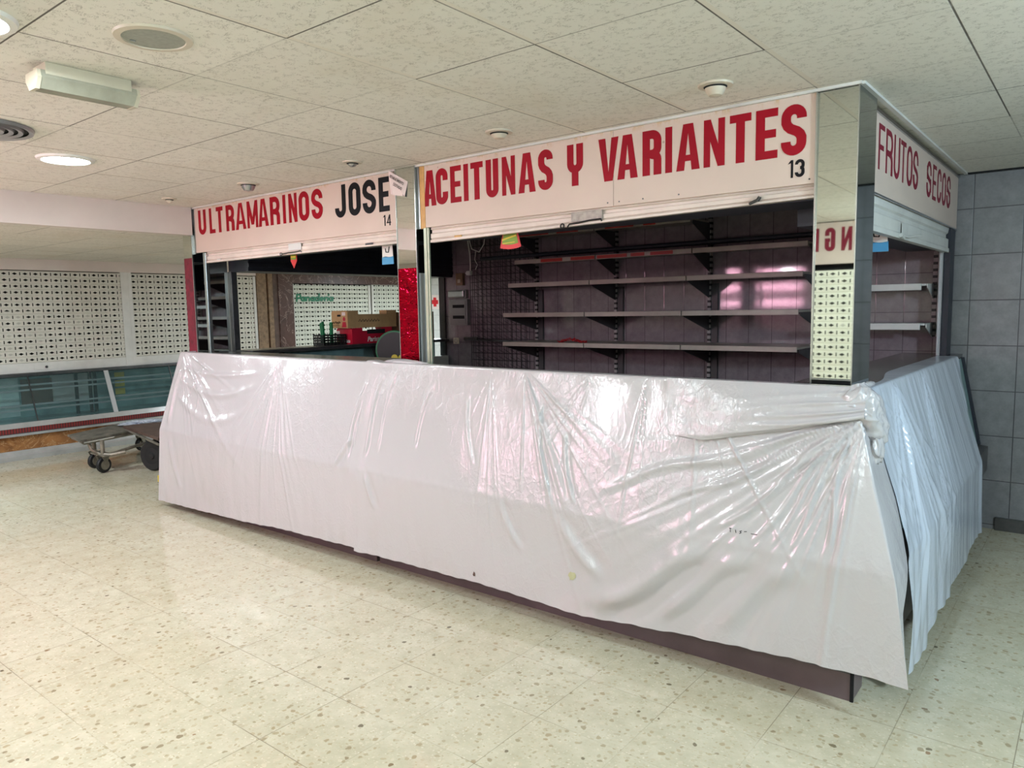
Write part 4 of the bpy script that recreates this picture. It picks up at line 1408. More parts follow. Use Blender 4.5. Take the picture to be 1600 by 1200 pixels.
# --- sheet over the side counter
def Ps(s, t):
    yn = s * 2.36
    xb = 0.195 - 0.09 * sm(0.35, 1.0, yn)
    zt = 1.332 - 0.005 * yn
    zh = I(yn, [0, 0.35, 0.62, 1.1, 1.15, 1.7, 2.0, 2.36], [0.115, 0.105, 0.16, 0.125, 0.16, 0.14, 0.185, 0.155]) + 0.002 * np.sin(yn * 31)
    x, z = profile(t, [(xb, zt), (0.236 + 0 * yn, zt), (0.432 + 0 * yn, 0.645 + 0 * yn), (0.448 + 0 * yn, zh)])
    yl = I(z, [0.1, 0.37, 0.63, 0.88, 1.10, 1.30], [-0.005, 0.035, -0.02, 0.025, 0.0, 0.03])
    yr = I(z, [0.1, 0.62, 0.94, 1.28, 1.33], [2.33, 2.33, 2.31, 2.56, 2.57])
    return x, yl + (yr - yl) * s, z


def Ds(s, t, X, Y, Z):
    sh = X.shape
    P = np.stack([X, Y, Z], -1).reshape(-1, 3)
    top = 1 - sm(1.28, 1.33, Z)
    h = 0.006 * vnoise(P, (1.5, 9.0, 0.8), 7.7).reshape(sh) + 0.0022 * vnoise(P, (2, 26, 0.7), 3.7).reshape(sh) + 0.006 * vnoise(P, (2, 2, 2), 13.7).reshape(sh)
    h += fan(Y, Z, 0.55, 1.36, 225, 320, 16, 0.012, 1.0, 21)
    h += fan(Y, Z, 1.25, 1.36, 230, 300, 10, 0.009, 0.8, 22)
    h += fan(Y, Z, 0.10, 1.36, 270, 345, 7, 0.005, 0.8, 23)
    low = 1 - sm(0.6, 0.68, Z)
    h += low * 0.006 * np.sin(Y * 34 + 2.5 * np.sin(Y * 5)) * (0.5 + 0.5 * np.sin(Y * 3.1))
    return np.maximum(h * (0.15 + 0.85 * top), -0.008)


grid_sheet('plastic_sheet', 'film_cool_lit', 'pleated white plastic sheet over the side counter, right of the corner', Ps, Ds, 300, 130, GP)


# ================================================================== inside the stalls
M['slots'] = mat_grille('slotted_upright', 2, (150, 142, 142), (20, 18, 20), 0.05)
t = thing('wall_shelving', 'empty bracketed metal shelving along the tiled back wall of the olive stall', 'shelves', (-2.3, BACK - 0.1, 0))
UP = (-3.755, -2.775, -1.795, -0.815)
for x in UP:
    obj('upright', MB().box(x - 0.014, BACK - 0.045, 0.9, x + 0.014, BACK - 0.002, 2.55), 'slots', t)
    obj('upright', MB().box(x + 0.015, BACK - 0.03, 0.9, x + 0.075, BACK - 0.002, 1.90), 'shelf_dark', t)
LV = ((2.447, 2.62, 2), (2.180, 2.64, 3), (1.942, 2.53, 3), (1.645, 2.44, 3), (1.355, 2.425, 3))
RED = {0: [(0.05, 0.45), (0.55, 0.8), (1.1, 1.4), (1.5, 1.62)], 1: [(0.34, 0.60), (0.70, 0.97), (1.0, 1.32), (1.36, 1.50), (1.56, 1.78)]}
for li, (z, yf, nb) in enumerate(LV):
    for b in range(nb):
        x0, x1 = UP[b] + 0.004, UP[b + 1] - 0.006
        sh = obj('shelf', MB().box(x0, yf + 0.014, z - 0.004, x1, BACK - 0.046, z + 0.012), 'shelf', t)
        obj('price_rail', MB().bbox(x0, yf, z - 0.024, x1, yf + 0.014, z + 0.018, 0.003), 'shelf', sh)
        if li in RED:
            rb = MB()
            for a, c in RED[li]:
                a, c = UP[0] + a, UP[0] + c
                a, c = max(a, x0), min(c, x1)
                if c - a > 0.02:
                    rb.box(a, yf - 0.003, z - 0.018, c, yf, z + 0.012)
            if rb.v:
                obj('price_strip', rb, 'red_strip', sh)
    for b in range(nb + 1):
        x = UP[b]
        obj('bracket', MB().prism([(x - 0.003, BACK - 0.046, z - 0.006), (x - 0.003, yf + 0.03, z - 0.006), (x - 0.003, yf + 0.03, z - 0.03), (x - 0.003, BACK - 0.046, z - 0.17)], (0.006, 0, 0)), 'shelf_dark', t)
solo('pipe', MB().cyl((-4.45, BACK - 0.125, 2.262), (-0.25, BACK - 0.125, 2.268), 0.022), 'navy', 'dark horizontal pipe running along the top of the back wall', 'pipe', None, True)

tn = MB()
for i in range(90):
    a = random.uniform(-3.10, -2.80)
    p = Vector((a, 2.49 + random.uniform(-0.02, 0.03), 1.372 + random.uniform(0, 0.012) + 0.022 * math.exp(-((a + 2.97) / 0.07) ** 2)))
    q = p + Vector((random.uniform(-0.03, 0.03), random.uniform(-0.02, 0.02), random.uniform(-0.004, 0.018)))
    tn.tube([p, (p + q) / 2 + Vector((0, 0, 0.006)), q], 0.0035, 5)
solo('red_garland', tn, 'red_tinsel', 'small heap of red garland lying on the lowest shelf', 'decoration')

# small bracketed shelving seen through the side opening
t = thing('wall_shelving', 'pair of short pale shelves on a slotted upright beside the side opening', 'shelves', (-0.2, BACK - 0.1, 0))
obj('upright', MB().box(0.0, BACK - 0.085, 1.44, 0.03, BACK - 0.045, 2.10), 'slots', t)
obj('upright', MB().box(0.032, BACK - 0.08, 1.44, 0.062, BACK - 0.002, 2.10), 'white_metal', t)
for z in (1.815, 1.525):
    sh = obj('shelf', MB().box(-0.78, 2.72, z + 0.006, 0.0, BACK - 0.046, z + 0.02), 'white_metal', t)
    obj('price_rail', MB().bbox(-0.78, 2.70, z - 0.026, -0.03, 2.72, z + 0.022, 0.003), 'white_metal', sh)
    obj('bracket', MB().prism([(0.004, BACK - 0.05, z + 0.02), (0.004, 2.72, z + 0.02), (0.004, 2.72, z - 0.01), (0.004, BACK - 0.05, z - 0.10)], (0.006, 0, 0)), 'white_metal', t)

t = thing('wire_grid', 'black wire display grid hung on the back wall left of the shelves', 'display grid', (-4.25, BACK - 0.05, 1.0))
for k, (yy, x0, x1) in enumerate(((BACK - 0.03, -4.70, -3.80), (BACK - 0.085, -4.62, -3.86))):
    m = MB()
    nx = 15 if k == 0 else 11
    for i in range(nx + 1):
        x = x0 + (x1 - x0) * i / nx
        m.box(x - 0.0022, yy - 0.002, 1.02, x + 0.0022, yy + 0.002, 2.50)
    for i in range(19):
        z = 1.05 + i * 0.08
        m.box(x0, yy - 0.005, z - 0.0022, x1, yy - 0.001, z + 0.0022)
    obj('grid_panel', m, 'wire', t)
m = MB()
for i in range(18):
    z = 1.08 + i * 0.08
    for j in range(9):
        x = -4.58 + j * 0.082
        m.tube([(x, BACK - 0.09, z + 0.02), (x + 0.03, BACK - 0.06, z - 0.01), (x + 0.055, BACK - 0.035, z - 0.03)], 0.0022, 4)
obj('hook', m, 'wire', t)
obj('rail', MB().cyl((-4.68, BACK - 0.15, 1.362), (-3.75, BACK - 0.15, 1.352), 0.009).cyl((-4.70, BACK - 0.15, 1.372), (-4.50, BACK - 0.15, 1.372), 0.02), 'steel_dark', t)

t = thing('fuse_box', 'grey fuse box with two rows of black breakers on the back wall', 'fuse box', (-4.877, BACK - 0.03, 1.52))
obj('case', MB().bbox(-5.02, BACK - 0.06, 1.524, -4.735, BACK - 0.001, 1.825, 0.006), 'grey_plastic', t)
obj('door', MB().bbox(-4.985, BACK - 0.068, 1.545, -4.755, BACK - 0.06, 1.805, 0.003), 'grey_plastic', t)
for z in (1.725, 1.60):
    obj('breaker_row', MB().box(-4.95, BACK - 0.072, z, -4.77, BACK - 0.067, z + 0.036), 'dark', t)
t = thing('emergency_light', 'shiny emergency light on the wall directly above the grey fuse box', 'emergency light', (-4.895, BACK - 0.03, 1.83))
obj('case', MB().bbox(-5.03, BACK - 0.05, 1.835, -4.76, BACK - 0.001, 1.935, 0.006), 'grey_plastic', t)
obj('cover', MB().bbox(-5.02, BACK - 0.075, 1.845, -4.775, BACK - 0.05, 1.925, 0.014), 'steel', t)
t = thing('meter_box', 'small brown box on the wall above the emergency light', 'box', (-4.862, BACK - 0.02, 1.985))
obj('case', MB().bbox(-4.915, BACK - 0.045, 1.985, -4.81, BACK - 0.001, 2.125, 0.004), 'wood_box', t)
obj('window', MB().bbox(-4.885, BACK - 0.050, 2.015, -4.84, BACK - 0.045, 2.055, 0.002), 'beige_plastic', t)
t = thing('wall_socket', 'beige wall socket low on the tiled wall below the fuse box', 'socket', (-4.96, BACK - 0.01, 1.30))
obj('plate', MB().bbox(-5.0, BACK - 0.022, 1.302, -4.915, BACK - 0.001, 1.375, 0.006), 'beige_plastic', t)
obj('outlet', MB().lathe((-4.957, BACK - 0.0225, 1.338), [(0.026, 0), (0.024, 0.002), (0.018, -0.001), (0.0001, -0.002)], (0, -1, 0), 20), 'grey_plastic', t)
cb = MB().tube([(-4.64, 2.93, 2.63), (-4.65, 2.93, 2.50), (-4.62, 2.93, 2.33), (-4.615, 2.93, 2.20), (-4.62, 2.93, 2.13)], 0.008, 6)
cb.tube([(-4.63, 2.93, 2.50), (-4.58, 2.92, 2.38), (-4.47, 2.92, 2.34), (-4.40, 2.92, 2.42), (-4.36, 2.92, 2.60)], 0.006, 6)
cb.tube([(-4.52, 2.92, 2.35), (-4.54, 2.92, 2.26), (-4.50, 2.92, 2.20), (-4.53, 2.92, 2.15)], 0.004, 6)
t = thing('cable', 'loose white cables with a plug dangling in front of the wire grid', 'cable', (-4.6, 2.93, 2.1))
obj('wires', cb, 'white_plastic', t, True)
obj('plug', MB().bbox(-4.66, 2.90, 2.09, -4.60, 2.95, 2.14, 0.01).cyl((-4.68, 2.92, 2.115), (-4.65, 2.92, 2.115), 0.008), 'white_plastic', t)


# hanging cardboard tags
def hang_cord(x, y, z0, z1):
    return MB().cyl((x, y, z0), (x, y, z1), 0.0012, n=6)


t = thing('hanging_tag', 'green and red fan shaped cardboard tag hanging under the olive stall shutter', 'tag', (-1.80, 0.13, 2.06))
def fanpts(cx, cz, r, a0, a1, r0=0.0):
    o = [(cx + r * math.sin(math.radians(a)), 0.13, cz - r * math.cos(math.radians(a))) for a in np.linspace(a0, a1, 11)]
    i = [(cx + r0 * math.sin(math.radians(a)), 0.13, cz - r0 * math.cos(math.radians(a))) for a in np.linspace(a1, a0, 11)]
    return o + i
obj('board', MB().prism(fanpts(-1.80, 2.36, 0.295, -16, 16, 0.03), (0, 0.004, 0)), 'tag_red', t)
obj('print', MB().prism([(x, 0.1285, z) for x, _, z in fanpts(-1.80, 2.36, 0.268, -14, 13, 0.05)], (0, 0.0012, 0)), 'tag_green', t)
pb = MB().prism([(-1.862, 0.1275, 2.118), (-1.755, 0.1275, 2.140), (-1.755, 0.1275, 2.150), (-1.862, 0.1275, 2.128)], (0, 0.001, 0))
obj('stripe', pb, 'yellow', t)
obj('stripe', MB().prism([(-1.858, 0.1275, 2.098), (-1.765, 0.1275, 2.104), (-1.765, 0.1275, 2.108), (-1.858, 0.1275, 2.104)], (0, 0.001, 0)), 'yellow', t)
obj('cord', hang_cord(-1.80, 0.132, 2.33, 2.60), 'white_plastic', t)

t = thing('hanging_tag', 'yellow and red pointed cardboard tag hanging under the grocery stall shutter', 'tag', (-3.978, 0.13, 2.05))
obj('board', MB().prism([(-4.018, 0.13, 2.11), (-3.978, 0.13, 2.052), (-3.938, 0.13, 2.11), (-3.945, 0.13, 2.30), (-4.012, 0.13, 2.30)], (0, 0.004, 0)), 'tag_red', t)
obj('print', MB().prism([(-4.012, 0.1285, 2.12), (-3.945, 0.1285, 2.12), (-3.948, 0.1285, 2.29), (-4.008, 0.1285, 2.29)], (0, 0.001, 0)), 'tag_green', t)
obj('stripe', MB().box(-4.01, 0.127, 2.135, -3.95, 0.1285, 2.148), 'yellow', t)
obj('cord', hang_cord(-3.978, 0.132, 2.29, 2.60), 'white_plastic', t)


def bluetag(cx, cy, z, dirx, label):
    t = thing('hanging_tag', label, 'tag', (cx, cy, z))
    n = Vector((dirx[1], -dirx[0], 0)) * 0.002
    P = lambda s, zz, o=0: (cx + dirx[0] * s + n.x * o, cy + dirx[1] * s + n.y * o, z + zz)
    obj('board', MB().prism([P(-0.055, 0.05), P(0.055, 0.05), P(0.05, 0.12), P(0.06, 0.20), P(-0.055, 0.20)], tuple(-n * 1.5)), 'white_plastic', t)
    obj('band', MB().prism([P(-0.06, 0.0), P(0.06, 0.0), P(0.058, 0.055), P(0.02, 0.048), P(-0.02, 0.056), P(-0.058, 0.05)], tuple(-n * 1.5)), 'tag_blue', t, label='blue fringed lower band')
    obj('print', MB().tube([P(-0.02, 0.11, 0.6), P(-0.015, 0.085, 0.6), P(0.01, 0.082, 0.6), P(0.02, 0.12, 0.6)], 0.004, 5), 'dark', t)
    obj('cord', hang_cord(cx, cy, z + 0.2, 2.6), 'white_plastic', t)


bluetag(-2.903, 0.14, 2.030, (1, 0), 'white and blue cardboard tag hanging beside the middle pillar')
bluetag(0.02, 1.10, 1.985, (1, 0), 'white and blue cardboard tag hanging inside the side opening')


# boxes and crates on the left counter of the grocery stall
def carton(name, label, x0, y0, z0, x1, y1, z1, mat, wall=0.012, front=True):
    t = thing(name, label, 'box', ((x0 + x1) / 2, (y0 + y1) / 2, z0))
    m = MB()
    m.box(x0, y0, z0, x1, y0 + wall, z1 - 0.02).box(x0, y1 - wall, z0, x1, y1, z1)
    m.box(x0, y0 + wall, z0, x0 + wall, y1 - wall, z1 - 0.04).box(x1 - wall, y0 + wall, z0, x1, y1 - wall, z1 - 0.04)
    m.box(x0 + wall, y0 + wall, z0, x1 - wall, y1 - wall, z0 + wall)
    m.prism([(x0, y0 - 0.0005, z1 - 0.02), (x1, y0 - 0.0005, z1 - 0.02), (x1 - 0.02, y0 - 0.0005, z1), (x0 + 0.02, y0 - 0.0005, z1)], (0, wall, 0))
    for ya, yb in ((y0 + wall, y0 + 0.14), (y1 - 0.14, y1 - wall)):
        m.box(x1 - wall, ya, z1 - 0.04, x1, yb, z1)
    obj('tray', m, mat, t)
    return t


CT = 1.370
t = carton('fruit_box', 'red printed fruit box on the counter, under the kraft fruit box', -5.29, 1.55, CT, -5.04, 2.10, 1.535, 'card_red')
obj('print', text_mesh('Parista', 0.05, lambda s, z, d: (-5.20 + s, 1.549 - d, CT + 0.015 + z), 0.95, 0.002, 0.2), 'white_plastic', t)
obj('print', text_mesh('Parista', 0.07, lambda s, z, d: (-5.04 + d, 1.75 + s, CT + 0.02 + z), 1.0, 0.002, 0.2), 'white_plastic', t)
obj('label', MB().box(-5.285, 1.5475, CT + 0.075, -5.235, 1.549, CT + 0.135), 'paper', t)
obj('leaf_print', MB().prism([(-5.275, 1.548, CT + 0.01), (-5.215, 1.548, CT + 0.01), (-5.225, 1.548, CT + 0.05), (-5.265, 1.548, CT + 0.06)], (0, 0.0006, 0)), 'lime', t)
obj('handle_hole', MB().box(-5.039, 1.75, CT + 0.10, -5.0385, 2.0, CT + 0.145), 'dark', t)
t = carton('fruit_box', 'kraft cardboard fruit box stacked on the red fruit box', -5.30, 1.50, 1.536, -5.04, 2.17, 1.715, 'card')
obj('handle_hole', MB().box(-5.205, 1.4985, 1.655, -5.150, 1.4995, 1.675), 'dark', t)
obj('label', MB().box(-5.13, 1.4985, 1.665, -5.075, 1.4995, 1.700), 'paper', t)
sq = MB()
for i, (xx, zz) in enumerate(((-5.265, 1.585), (-5.23, 1.59), (-5.20, 1.583), (-5.175, 1.59))):
    sq.tube([(xx - 0.014, 1.4985, zz), (xx, 1.4985, zz + 0.016), (xx + 0.010, 1.4985, zz - 0.004), (xx + 0.018, 1.4985, zz + 0.01)], 0.004, 5)
sq.box(-5.28, 1.4985, 1.562, -5.17, 1.4995, 1.566)
obj('print', sq, 'card_dark', t)
obj('print', MB().lathe((-5.095, 1.499, 1.63), [(0.0001, 0.0008), (0.022, 0.0006)], (0, -1, 0), 14).prism([(-5.135, 1.4985, 1.545), (-5.06, 1.4985, 1.545), (-5.07, 1.4985, 1.60), (-5.12, 1.4985, 1.60)], (0, 0.0006, 0)), 'card_red', t)
sq = MB()
for i in range(7):
    yy = 1.66 + i * 0.04
    sq.tube([(-5.039, yy - 0.02, 1.60), (-5.039, yy, 1.625), (-5.039, yy + 0.014, 1.598), (-5.039, yy + 0.024, 1.612)], 0.004, 5)
obj('print', sq, 'card_dark', t)
t = carton('fruit_box', 'dark brown cardboard box behind the kraft fruit box near the middle pillar', -5.27, 2.20, CT, -5.03, 2.74, 1.69, 'card_dark')


def crate(label, x0, y0, z0, x1, y1, z1, mat):
    t = thing('plastic_crate', label, 'crate', ((x0 + x1) / 2, (y0 + y1) / 2, z0))
    m = MB()
    m.box(x0, y0, z0, x1, y1, z0 + 0.008)
    for za in np.linspace(z0 + 0.012, z1 - 0.012, 4):
        m.box(x0, y0, za, x1, y0 + 0.006, za + 0.012).box(x0, y1 - 0.006, za, x1, y1, za + 0.012)
        m.box(x0, y0, za, x0 + 0.006, y1, za + 0.012).box(x1 - 0.006, y0, za, x1, y1, za + 0.012)
    for f in np.linspace(0, 1, 7):
        xx = x0 + (x1 - x0 - 0.01) * f
        yy = y0 + (y1 - y0 - 0.01) * f
        m.box(xx, y0, z0, xx + 0.010, y0 + 0.007, z1).box(xx, y1 - 0.007, z0, xx + 0.010, y1, z1)
        m.box(x0, yy, z0, x0 + 0.007, yy + 0.010, z1).box(x1 - 0.007, yy, z0, x1, yy + 0.010, z1)
    obj('basket', m, mat, t)
    return t


crate('black slatted plastic crate on the counter left of the red fruit box', -5.29, 1.25, CT, -5.11, 1.53, 1.475, 'crate_black')
t = thing('plastic_crate', 'green plastic crate ends standing up inside the black crate', 'crate', (-5.16, 1.36, CT + 0.01))
obj('side', MB().prism([(-5.26, 1.33, 1.385), (-5.22, 1.33, 1.385), (-5.235, 1.33, 1.61), (-5.285, 1.33, 1.585)], (0, 0.02, 0)), 'crate_green', t)
obj('side', MB().prism([(-5.19, 1.38, 1.385), (-5.15, 1.38, 1.385), (-5.155, 1.38, 1.60), (-5.185, 1.38, 1.60)], (0, 0.02, 0)), 'crate_green', t)
obj('base', MB().box(-5.27, 1.30, 1.380, -5.13, 1.48, 1.392), 'crate_green', t)
t = thing('round_display', 'dark round disc with a green rim standing beside the middle pillar', 'display', (-4.74, 1.86, 1.06))
obj('disc', MB().lathe((-4.74, 1.86, 1.30), [(0.0001, 0.0), (0.19, 0.0), (0.195, 0.01), (0.19, 0.02), (0.0001, 0.02)], (0.55, -0.83, 0), 40), 'crate_black', t)
obj('rim', MB().lathe((-4.74, 1.86, 1.30), [(0.185, 0.021), (0.200, 0.021), (0.205, 0.008), (0.2, -0.002)], (0.55, -0.83, 0), 40), 'crate_green', t)
obj('print', MB().lathe((-4.715, 1.83, 1.22), [(0.0001, 0.006), (0.035, 0.006), (0.036, 0.0)], (0.55, -0.83, 0), 20).lathe((-4.66, 1.87, 1.22), [(0.0001, 0.006), (0.03, 0.006), (0.031, 0.0)], (0.55, -0.83, 0), 20), 'yellow', t)
obj('foot', MB().box(-4.81, 1.83, 1.07, -4.66, 1.93, 1.105), 'crate_black', t)
obj('stem', MB().cyl((-4.74, 1.90, 0), (-4.74, 1.90, 1.09), 0.03), 'crate_black', t)

# ================================================================== stalls across the left aisle
X0 = LEFT


def slat_panel(y0, y1, z0, rows, ph=0.0757, x=X0):
    vs, fs = [], []
    for r in range(rows):
        for f, d in ((0.0, -0.004), (0.06, 0.002), (0.5, 0.004), (0.94, 0.002), (1.0, -0.004)):
            z = z0 + (r + f) * ph
            vs += [(x + d, y0, z), (x + d, y1, z)]
    for i in range(len(vs) // 2 - 1):
        fs.append((2 * i, 2 * i + 1, 2 * i + 3, 2 * i + 2))
    return MB().add(vs, fs)


def side_shutter(label, y0, y1, z0, rows, mat, zbar, lock=None, group=None):
    t = thing('roller_shutter', label, 'shutter', (X0, (y0 + y1) / 2, zbar), group)
    obj('slats', slat_panel(y0, y1, z0, rows), mat, t)
    if zbar < z0 - 0.01:
        obj('bottom_bar', MB().bbox(X0 - 0.01, y0, zbar, X0 + 0.012, y1, z0, 0.003), 'white_metal', t)
    for y in (y0, y1):
        obj('guide_rail', MB().box(X0 - 0.015, y - 0.022, zbar, X0 + 0.016, y + 0.022, z0 + rows * 0.0757), 'white_metal', t)
    if lock:
        obj('lock_plate', MB().bbox(X0 + 0.012, lock - 0.14, zbar + 0.03, X0 + 0.016, lock + 0.12, zbar + 0.09, 0.003), 'white_metal', t)
        obj('lock', MB().cyl((X0 + 0.014, lock, zbar + 0.06), (X0 + 0.022, lock, zbar + 0.06), 0.016), 'steel_dark', t)
    return t


side_shutter('closed white punched shutter with bent tabs at the far left of the photo', -2.8, 1.225, 1.14, 15, 'sh_left_bent', 1.02, 0.22)
side_shutter('closed white punched shutter just left of the maroon pillar', 1.32, 3.22, 1.14, 15, 'sh_left', 1.02, 2.6)
obj('backing', MB().box(X0 - 0.25, -2.8, 0.95, X0 - 0.24, 3.3, 2.42), 'dark', None)['kind'] = 'structure'  # black sheet added so the punched holes look unlit inside
bpy.data.objects['backing'].name = 'shutter_shade_back'
side_shutter('closed white punched shutter with green lettering on the bakery stall', 3.92, 5.54, 1.035, 15, 'sh_bread', 1.02)
ob = [o for o in COL.objects if o.get('label', '').startswith('closed white punched shutter with green')][0]
def low(ch):
    r, t = 0.18, 0.19
    c = arc(0.24, 0.25, r, 0, 360, 14)[:-1]
    bar = lambda x, y0, y1: [(x - t / 2, y0), (x + t / 2, y0), (x + t / 2, y1), (x - t / 2, y1)]
    if ch == 'P':
        return [bar(0.09, -0.04, 0.80)] + stroke([(0.1, 0.72)] + arc(0.32, 0.53, 0.19, 90, -90, 10) + [(0.1, 0.34)], t), 0.60
    if ch == 'a':
        return stroke(c, t, True) + [bar(0.45, 0, 0.50)], 0.60
    if ch == 'd':
        return stroke(c, t, True) + [bar(0.45, 0, 0.86)], 0.60
    if ch == 'n':
        return [bar(0.09, 0, 0.50)] + stroke([(0.09, 0.25)] + arc(0.26, 0.27, 0.17, 180, 0, 10) + [(0.43, 0)], t), 0.58
    if ch == 'r':
        return [bar(0.09, 0, 0.50)] + stroke([(0.09, 0.25)] + arc(0.26, 0.27, 0.16, 180, 50, 8), t), 0.40
    if ch == 'e':
        return stroke([(0.07, 0.24), (0.42, 0.24)] + arc(0.24, 0.25, r, 0, 310, 14), t * 0.9), 0.54
    return [bar(0.09, 0, 0.48)] + stroke([(0.08, 0.58), (0.22, 0.76)], t * 0.9), 0.26


gm = MB()
sx = 3.975
for i, ch in enumerate('Panaderia'):
    polys, adv = low('i' if ch == 'i' else ch)
    for ip, poly in enumerate(polys):
        pts = [(X0 + 0.009 + ip * 0.0002, sx + p[0] * 0.165 + p[1] * 0.02, 1.885 + p[1] * 0.155) for p in poly]
        gm.add(pts + [(X0 + 0.004, q[1], q[2]) for q in pts], [tuple(range(len(pts)))] + [(a, a + len(pts), (a + 1) % len(pts) + len(pts), (a + 1) % len(pts)) for a in range(len(pts))])
    sx += adv * 0.165 * 0.97
obj('lettering', gm, 'green_paint', ob)
side_shutter('closed white punched shutter right of the bakery lettering, beside the red pillar', 5.62, 6.85, 1.06, 16, 'sh_bread', 1.02)
obj('x', MB().box(X0 - 0.25, 3.9, 0.9, X0 - 0.24, 6.9, 2.42), 'dark')['kind'] = 'structure'  # black sheet standing for the unlit inside of the bakery stall
bpy.data.objects['x'].name = 'shutter_shade_back'
struct('trim_8', MB().box(X0 - 0.02, 1.20, 1.02, X0 + 0.014, 1.345, 2.285), 'white_metal')
struct('trim_5', MB().box(X0 - 0.2, 3.25, 0, X0 + 0.03, 3.42, 2.42).box(X0 - 0.2, 3.44, 0, X0 + 0.05, 3.52, 2.42), 'wood_trim')
struct('trim_6', MB().box(X0 - 0.2, 3.52, 0, X0 + 0.04, 3.62, 2.42), 'deck_brown')
struct('trim_7', MB().box(X0 - 0.2, 3.62, 0, X0 + 0.06, 3.895, 2.42).box(X0 - 0.2, 3.895, 2.18, X0 + 0.05, 6.9, 2.42), 'marble_dark')
struct('wall_left', MB().box(X0 - 0.2, 6.9, 0, X0 - 0.02, 8.5, 2.42), 'tile_white')
t = thing('first_aid_sign', 'small white sign with a red cross seen through the gap by the guide rail', 'sign', (X0, 7.24, 1.74))
obj('board', MB().box(X0 - 0.018, 7.12, 1.72, X0 - 0.010, 7.36, 2.0), 'paper', t)
obj('cross', MB().box(X0 - 0.010, 7.20, 1.77, X0 - 0.006, 7.28, 1.95).box(X0 - 0.010, 7.15, 1.82, X0 - 0.006, 7.1999, 1.90).box(X0 - 0.010, 7.2801, 1.82, X0 - 0.006, 7.33, 1.90), 'red_cross', t)

t = thing('display_counter', 'long glass fronted counter with chrome skirt below the left shutters', 'counter', (X0 + 0.1, 0.2, 0))
YA, YB = -2.8, 3.22
ey = lambda pts: MB().prism([(X0 + x, YA, z) for x, z in pts], (0, YB - YA, 0))
obj('skirt', ey([(0.34, 0.0), (0.34, 0.055), (0.32, 0.075), (0.30, 0.115), (0.20, 0.115), (0.20, 0.0)]), 'chrome', t)
obj('stone_band', MB().box(X0 + 0.18, YA, 0.115, X0 + 0.29, YB, 0.285), 'marble_brown', t)
obj('chrome_edge', ey([(0.28, 0.285), (0.335, 0.290), (0.335, 0.318), (0.28, 0.325)]), 'chrome', t)
obj('bumper_grille', MB().box(X0 + 0.2, YA, 0.325, X0 + 0.318, YB, 0.385), 'grille', t)
obj('ledge', ey([(0.2, 0.385), (0.325, 0.385), (0.300, 0.445), (0.2, 0.445)]), 'chrome', t)
obj('top_rail', MB().bbox(X0 + 0.015, YA, 0.985, X0 + 0.075, YB, 1.018, 0.004), 'steel_dark', t)
ya = YA
for yb in (-0.02, 0.90, 1.75, YB):
    obj('glass_pane', MB().prism([(X0 + 0.066, ya + 0.006, 0.985), (X0 + 0.072, ya + 0.006, 0.985), (X0 + 0.298, ya + 0.006, 0.445), (X0 + 0.292, ya + 0.006, 0.445)], (0, yb - ya - 0.012, 0)), 'glass', t)
    if yb < YB:
        w = 0.028 if abs(yb - 0.9) < 0.05 else 0.006
        obj('mullion', MB().prism([(X0 + 0.064, yb - w, 0.985), (X0 + 0.078, yb - w, 0.985), (X0 + 0.304, yb - w, 0.445), (X0 + 0.290, yb - w, 0.445)], (0, 2 * w, 0)), 'pale' if w > 0.01 else 'steel_dark', t)
    ya = yb
obj('back_panel', MB().box(X0 - 0.30, YA, 0.40, X0 - 0.28, YB, 1.0), 'teal', t)
obj('base_pan', MB().box(X0 - 0.28, YA, 0.42, X0 + 0.2, YB, 0.44), 'teal', t)
for i, (dx, z) in enumerate(((0.02, 0.86), (0.04, 0.80), (0.10, 0.62), (0.12, 0.565))):
    obj('shelf_bar', MB().box(X0 + dx, YA, z, X0 + dx + 0.02, YB, z + 0.022), 'pale', t)
for y in (0.55, 0.72, 0.78, 2.3):
    obj('rack_post', MB().box(X0 - 0.05, y, 0.44, X0 - 0.02, y + 0.035, 0.98), 'dark', t)
obj('liner', MB().box(X0 - 0.27, YA, 0.46, X0 - 0.265, -0.02, 0.95), 'teal_pale', t)
obj('liner', MB().box(X0 - 0.27, 0.35, 0.60, X0 - 0.265, 0.9, 0.95), 'white_metal', t)
solo('cardboard_panel', MB().box(X0 - 0.26, 0.0, 0.60, X0 - 0.25, 0.36, 0.92), 'card_dark', 'brown cardboard panel standing inside the glass counter on the left', 'cardboard')
pn = MB()
for i in range(3):  # repeats of one notice, its reflections in the glass built as strips
    z = 0.62 + i * 0.11
    pn.box(X0 - 0.22, 1.13, z, X0 - 0.215, 1.26, z + 0.085)
solo('poster_reflections', pn, 'yellow', 'yellow notice with its glass reflections built as strips in the left glass counter, right of the aluminium mullion', 'poster')

# ------------------------------------------------------------------ trolleys
t = thing('platform_trolley', 'scuffed grey platform trolley on small twin casters left of the plastic sheet', 'trolley', (-8.0, 0.4, 0))
dk = [(-8.03, -0.10), (-7.49, -0.18), (-7.90, 1.12), (-8.62, 1.0)]
obj('deck', MB().prism([(x, y, 0.365) for x, y in dk], (0, 0, 0.018)), 'deck', t)
obj('frame', MB().tube([(-8.0, -0.06, 0.345), (-7.51, -0.14, 0.345), (-7.92, 1.08, 0.345), (-8.58, 0.97, 0.345)], 0.018, 8, True), 'cast', t)
ov = crumple((-8.12, 0.80, 0.400), (0.20, 0.24, 0.022), 6.1, 0.3, n=64, amp=0.40, rough=3.0)
solo('plastic_wrap', ov, 'film_cool_lit', 'crumpled clear plastic wrap lying on the grey platform trolley', 'plastic wrap')


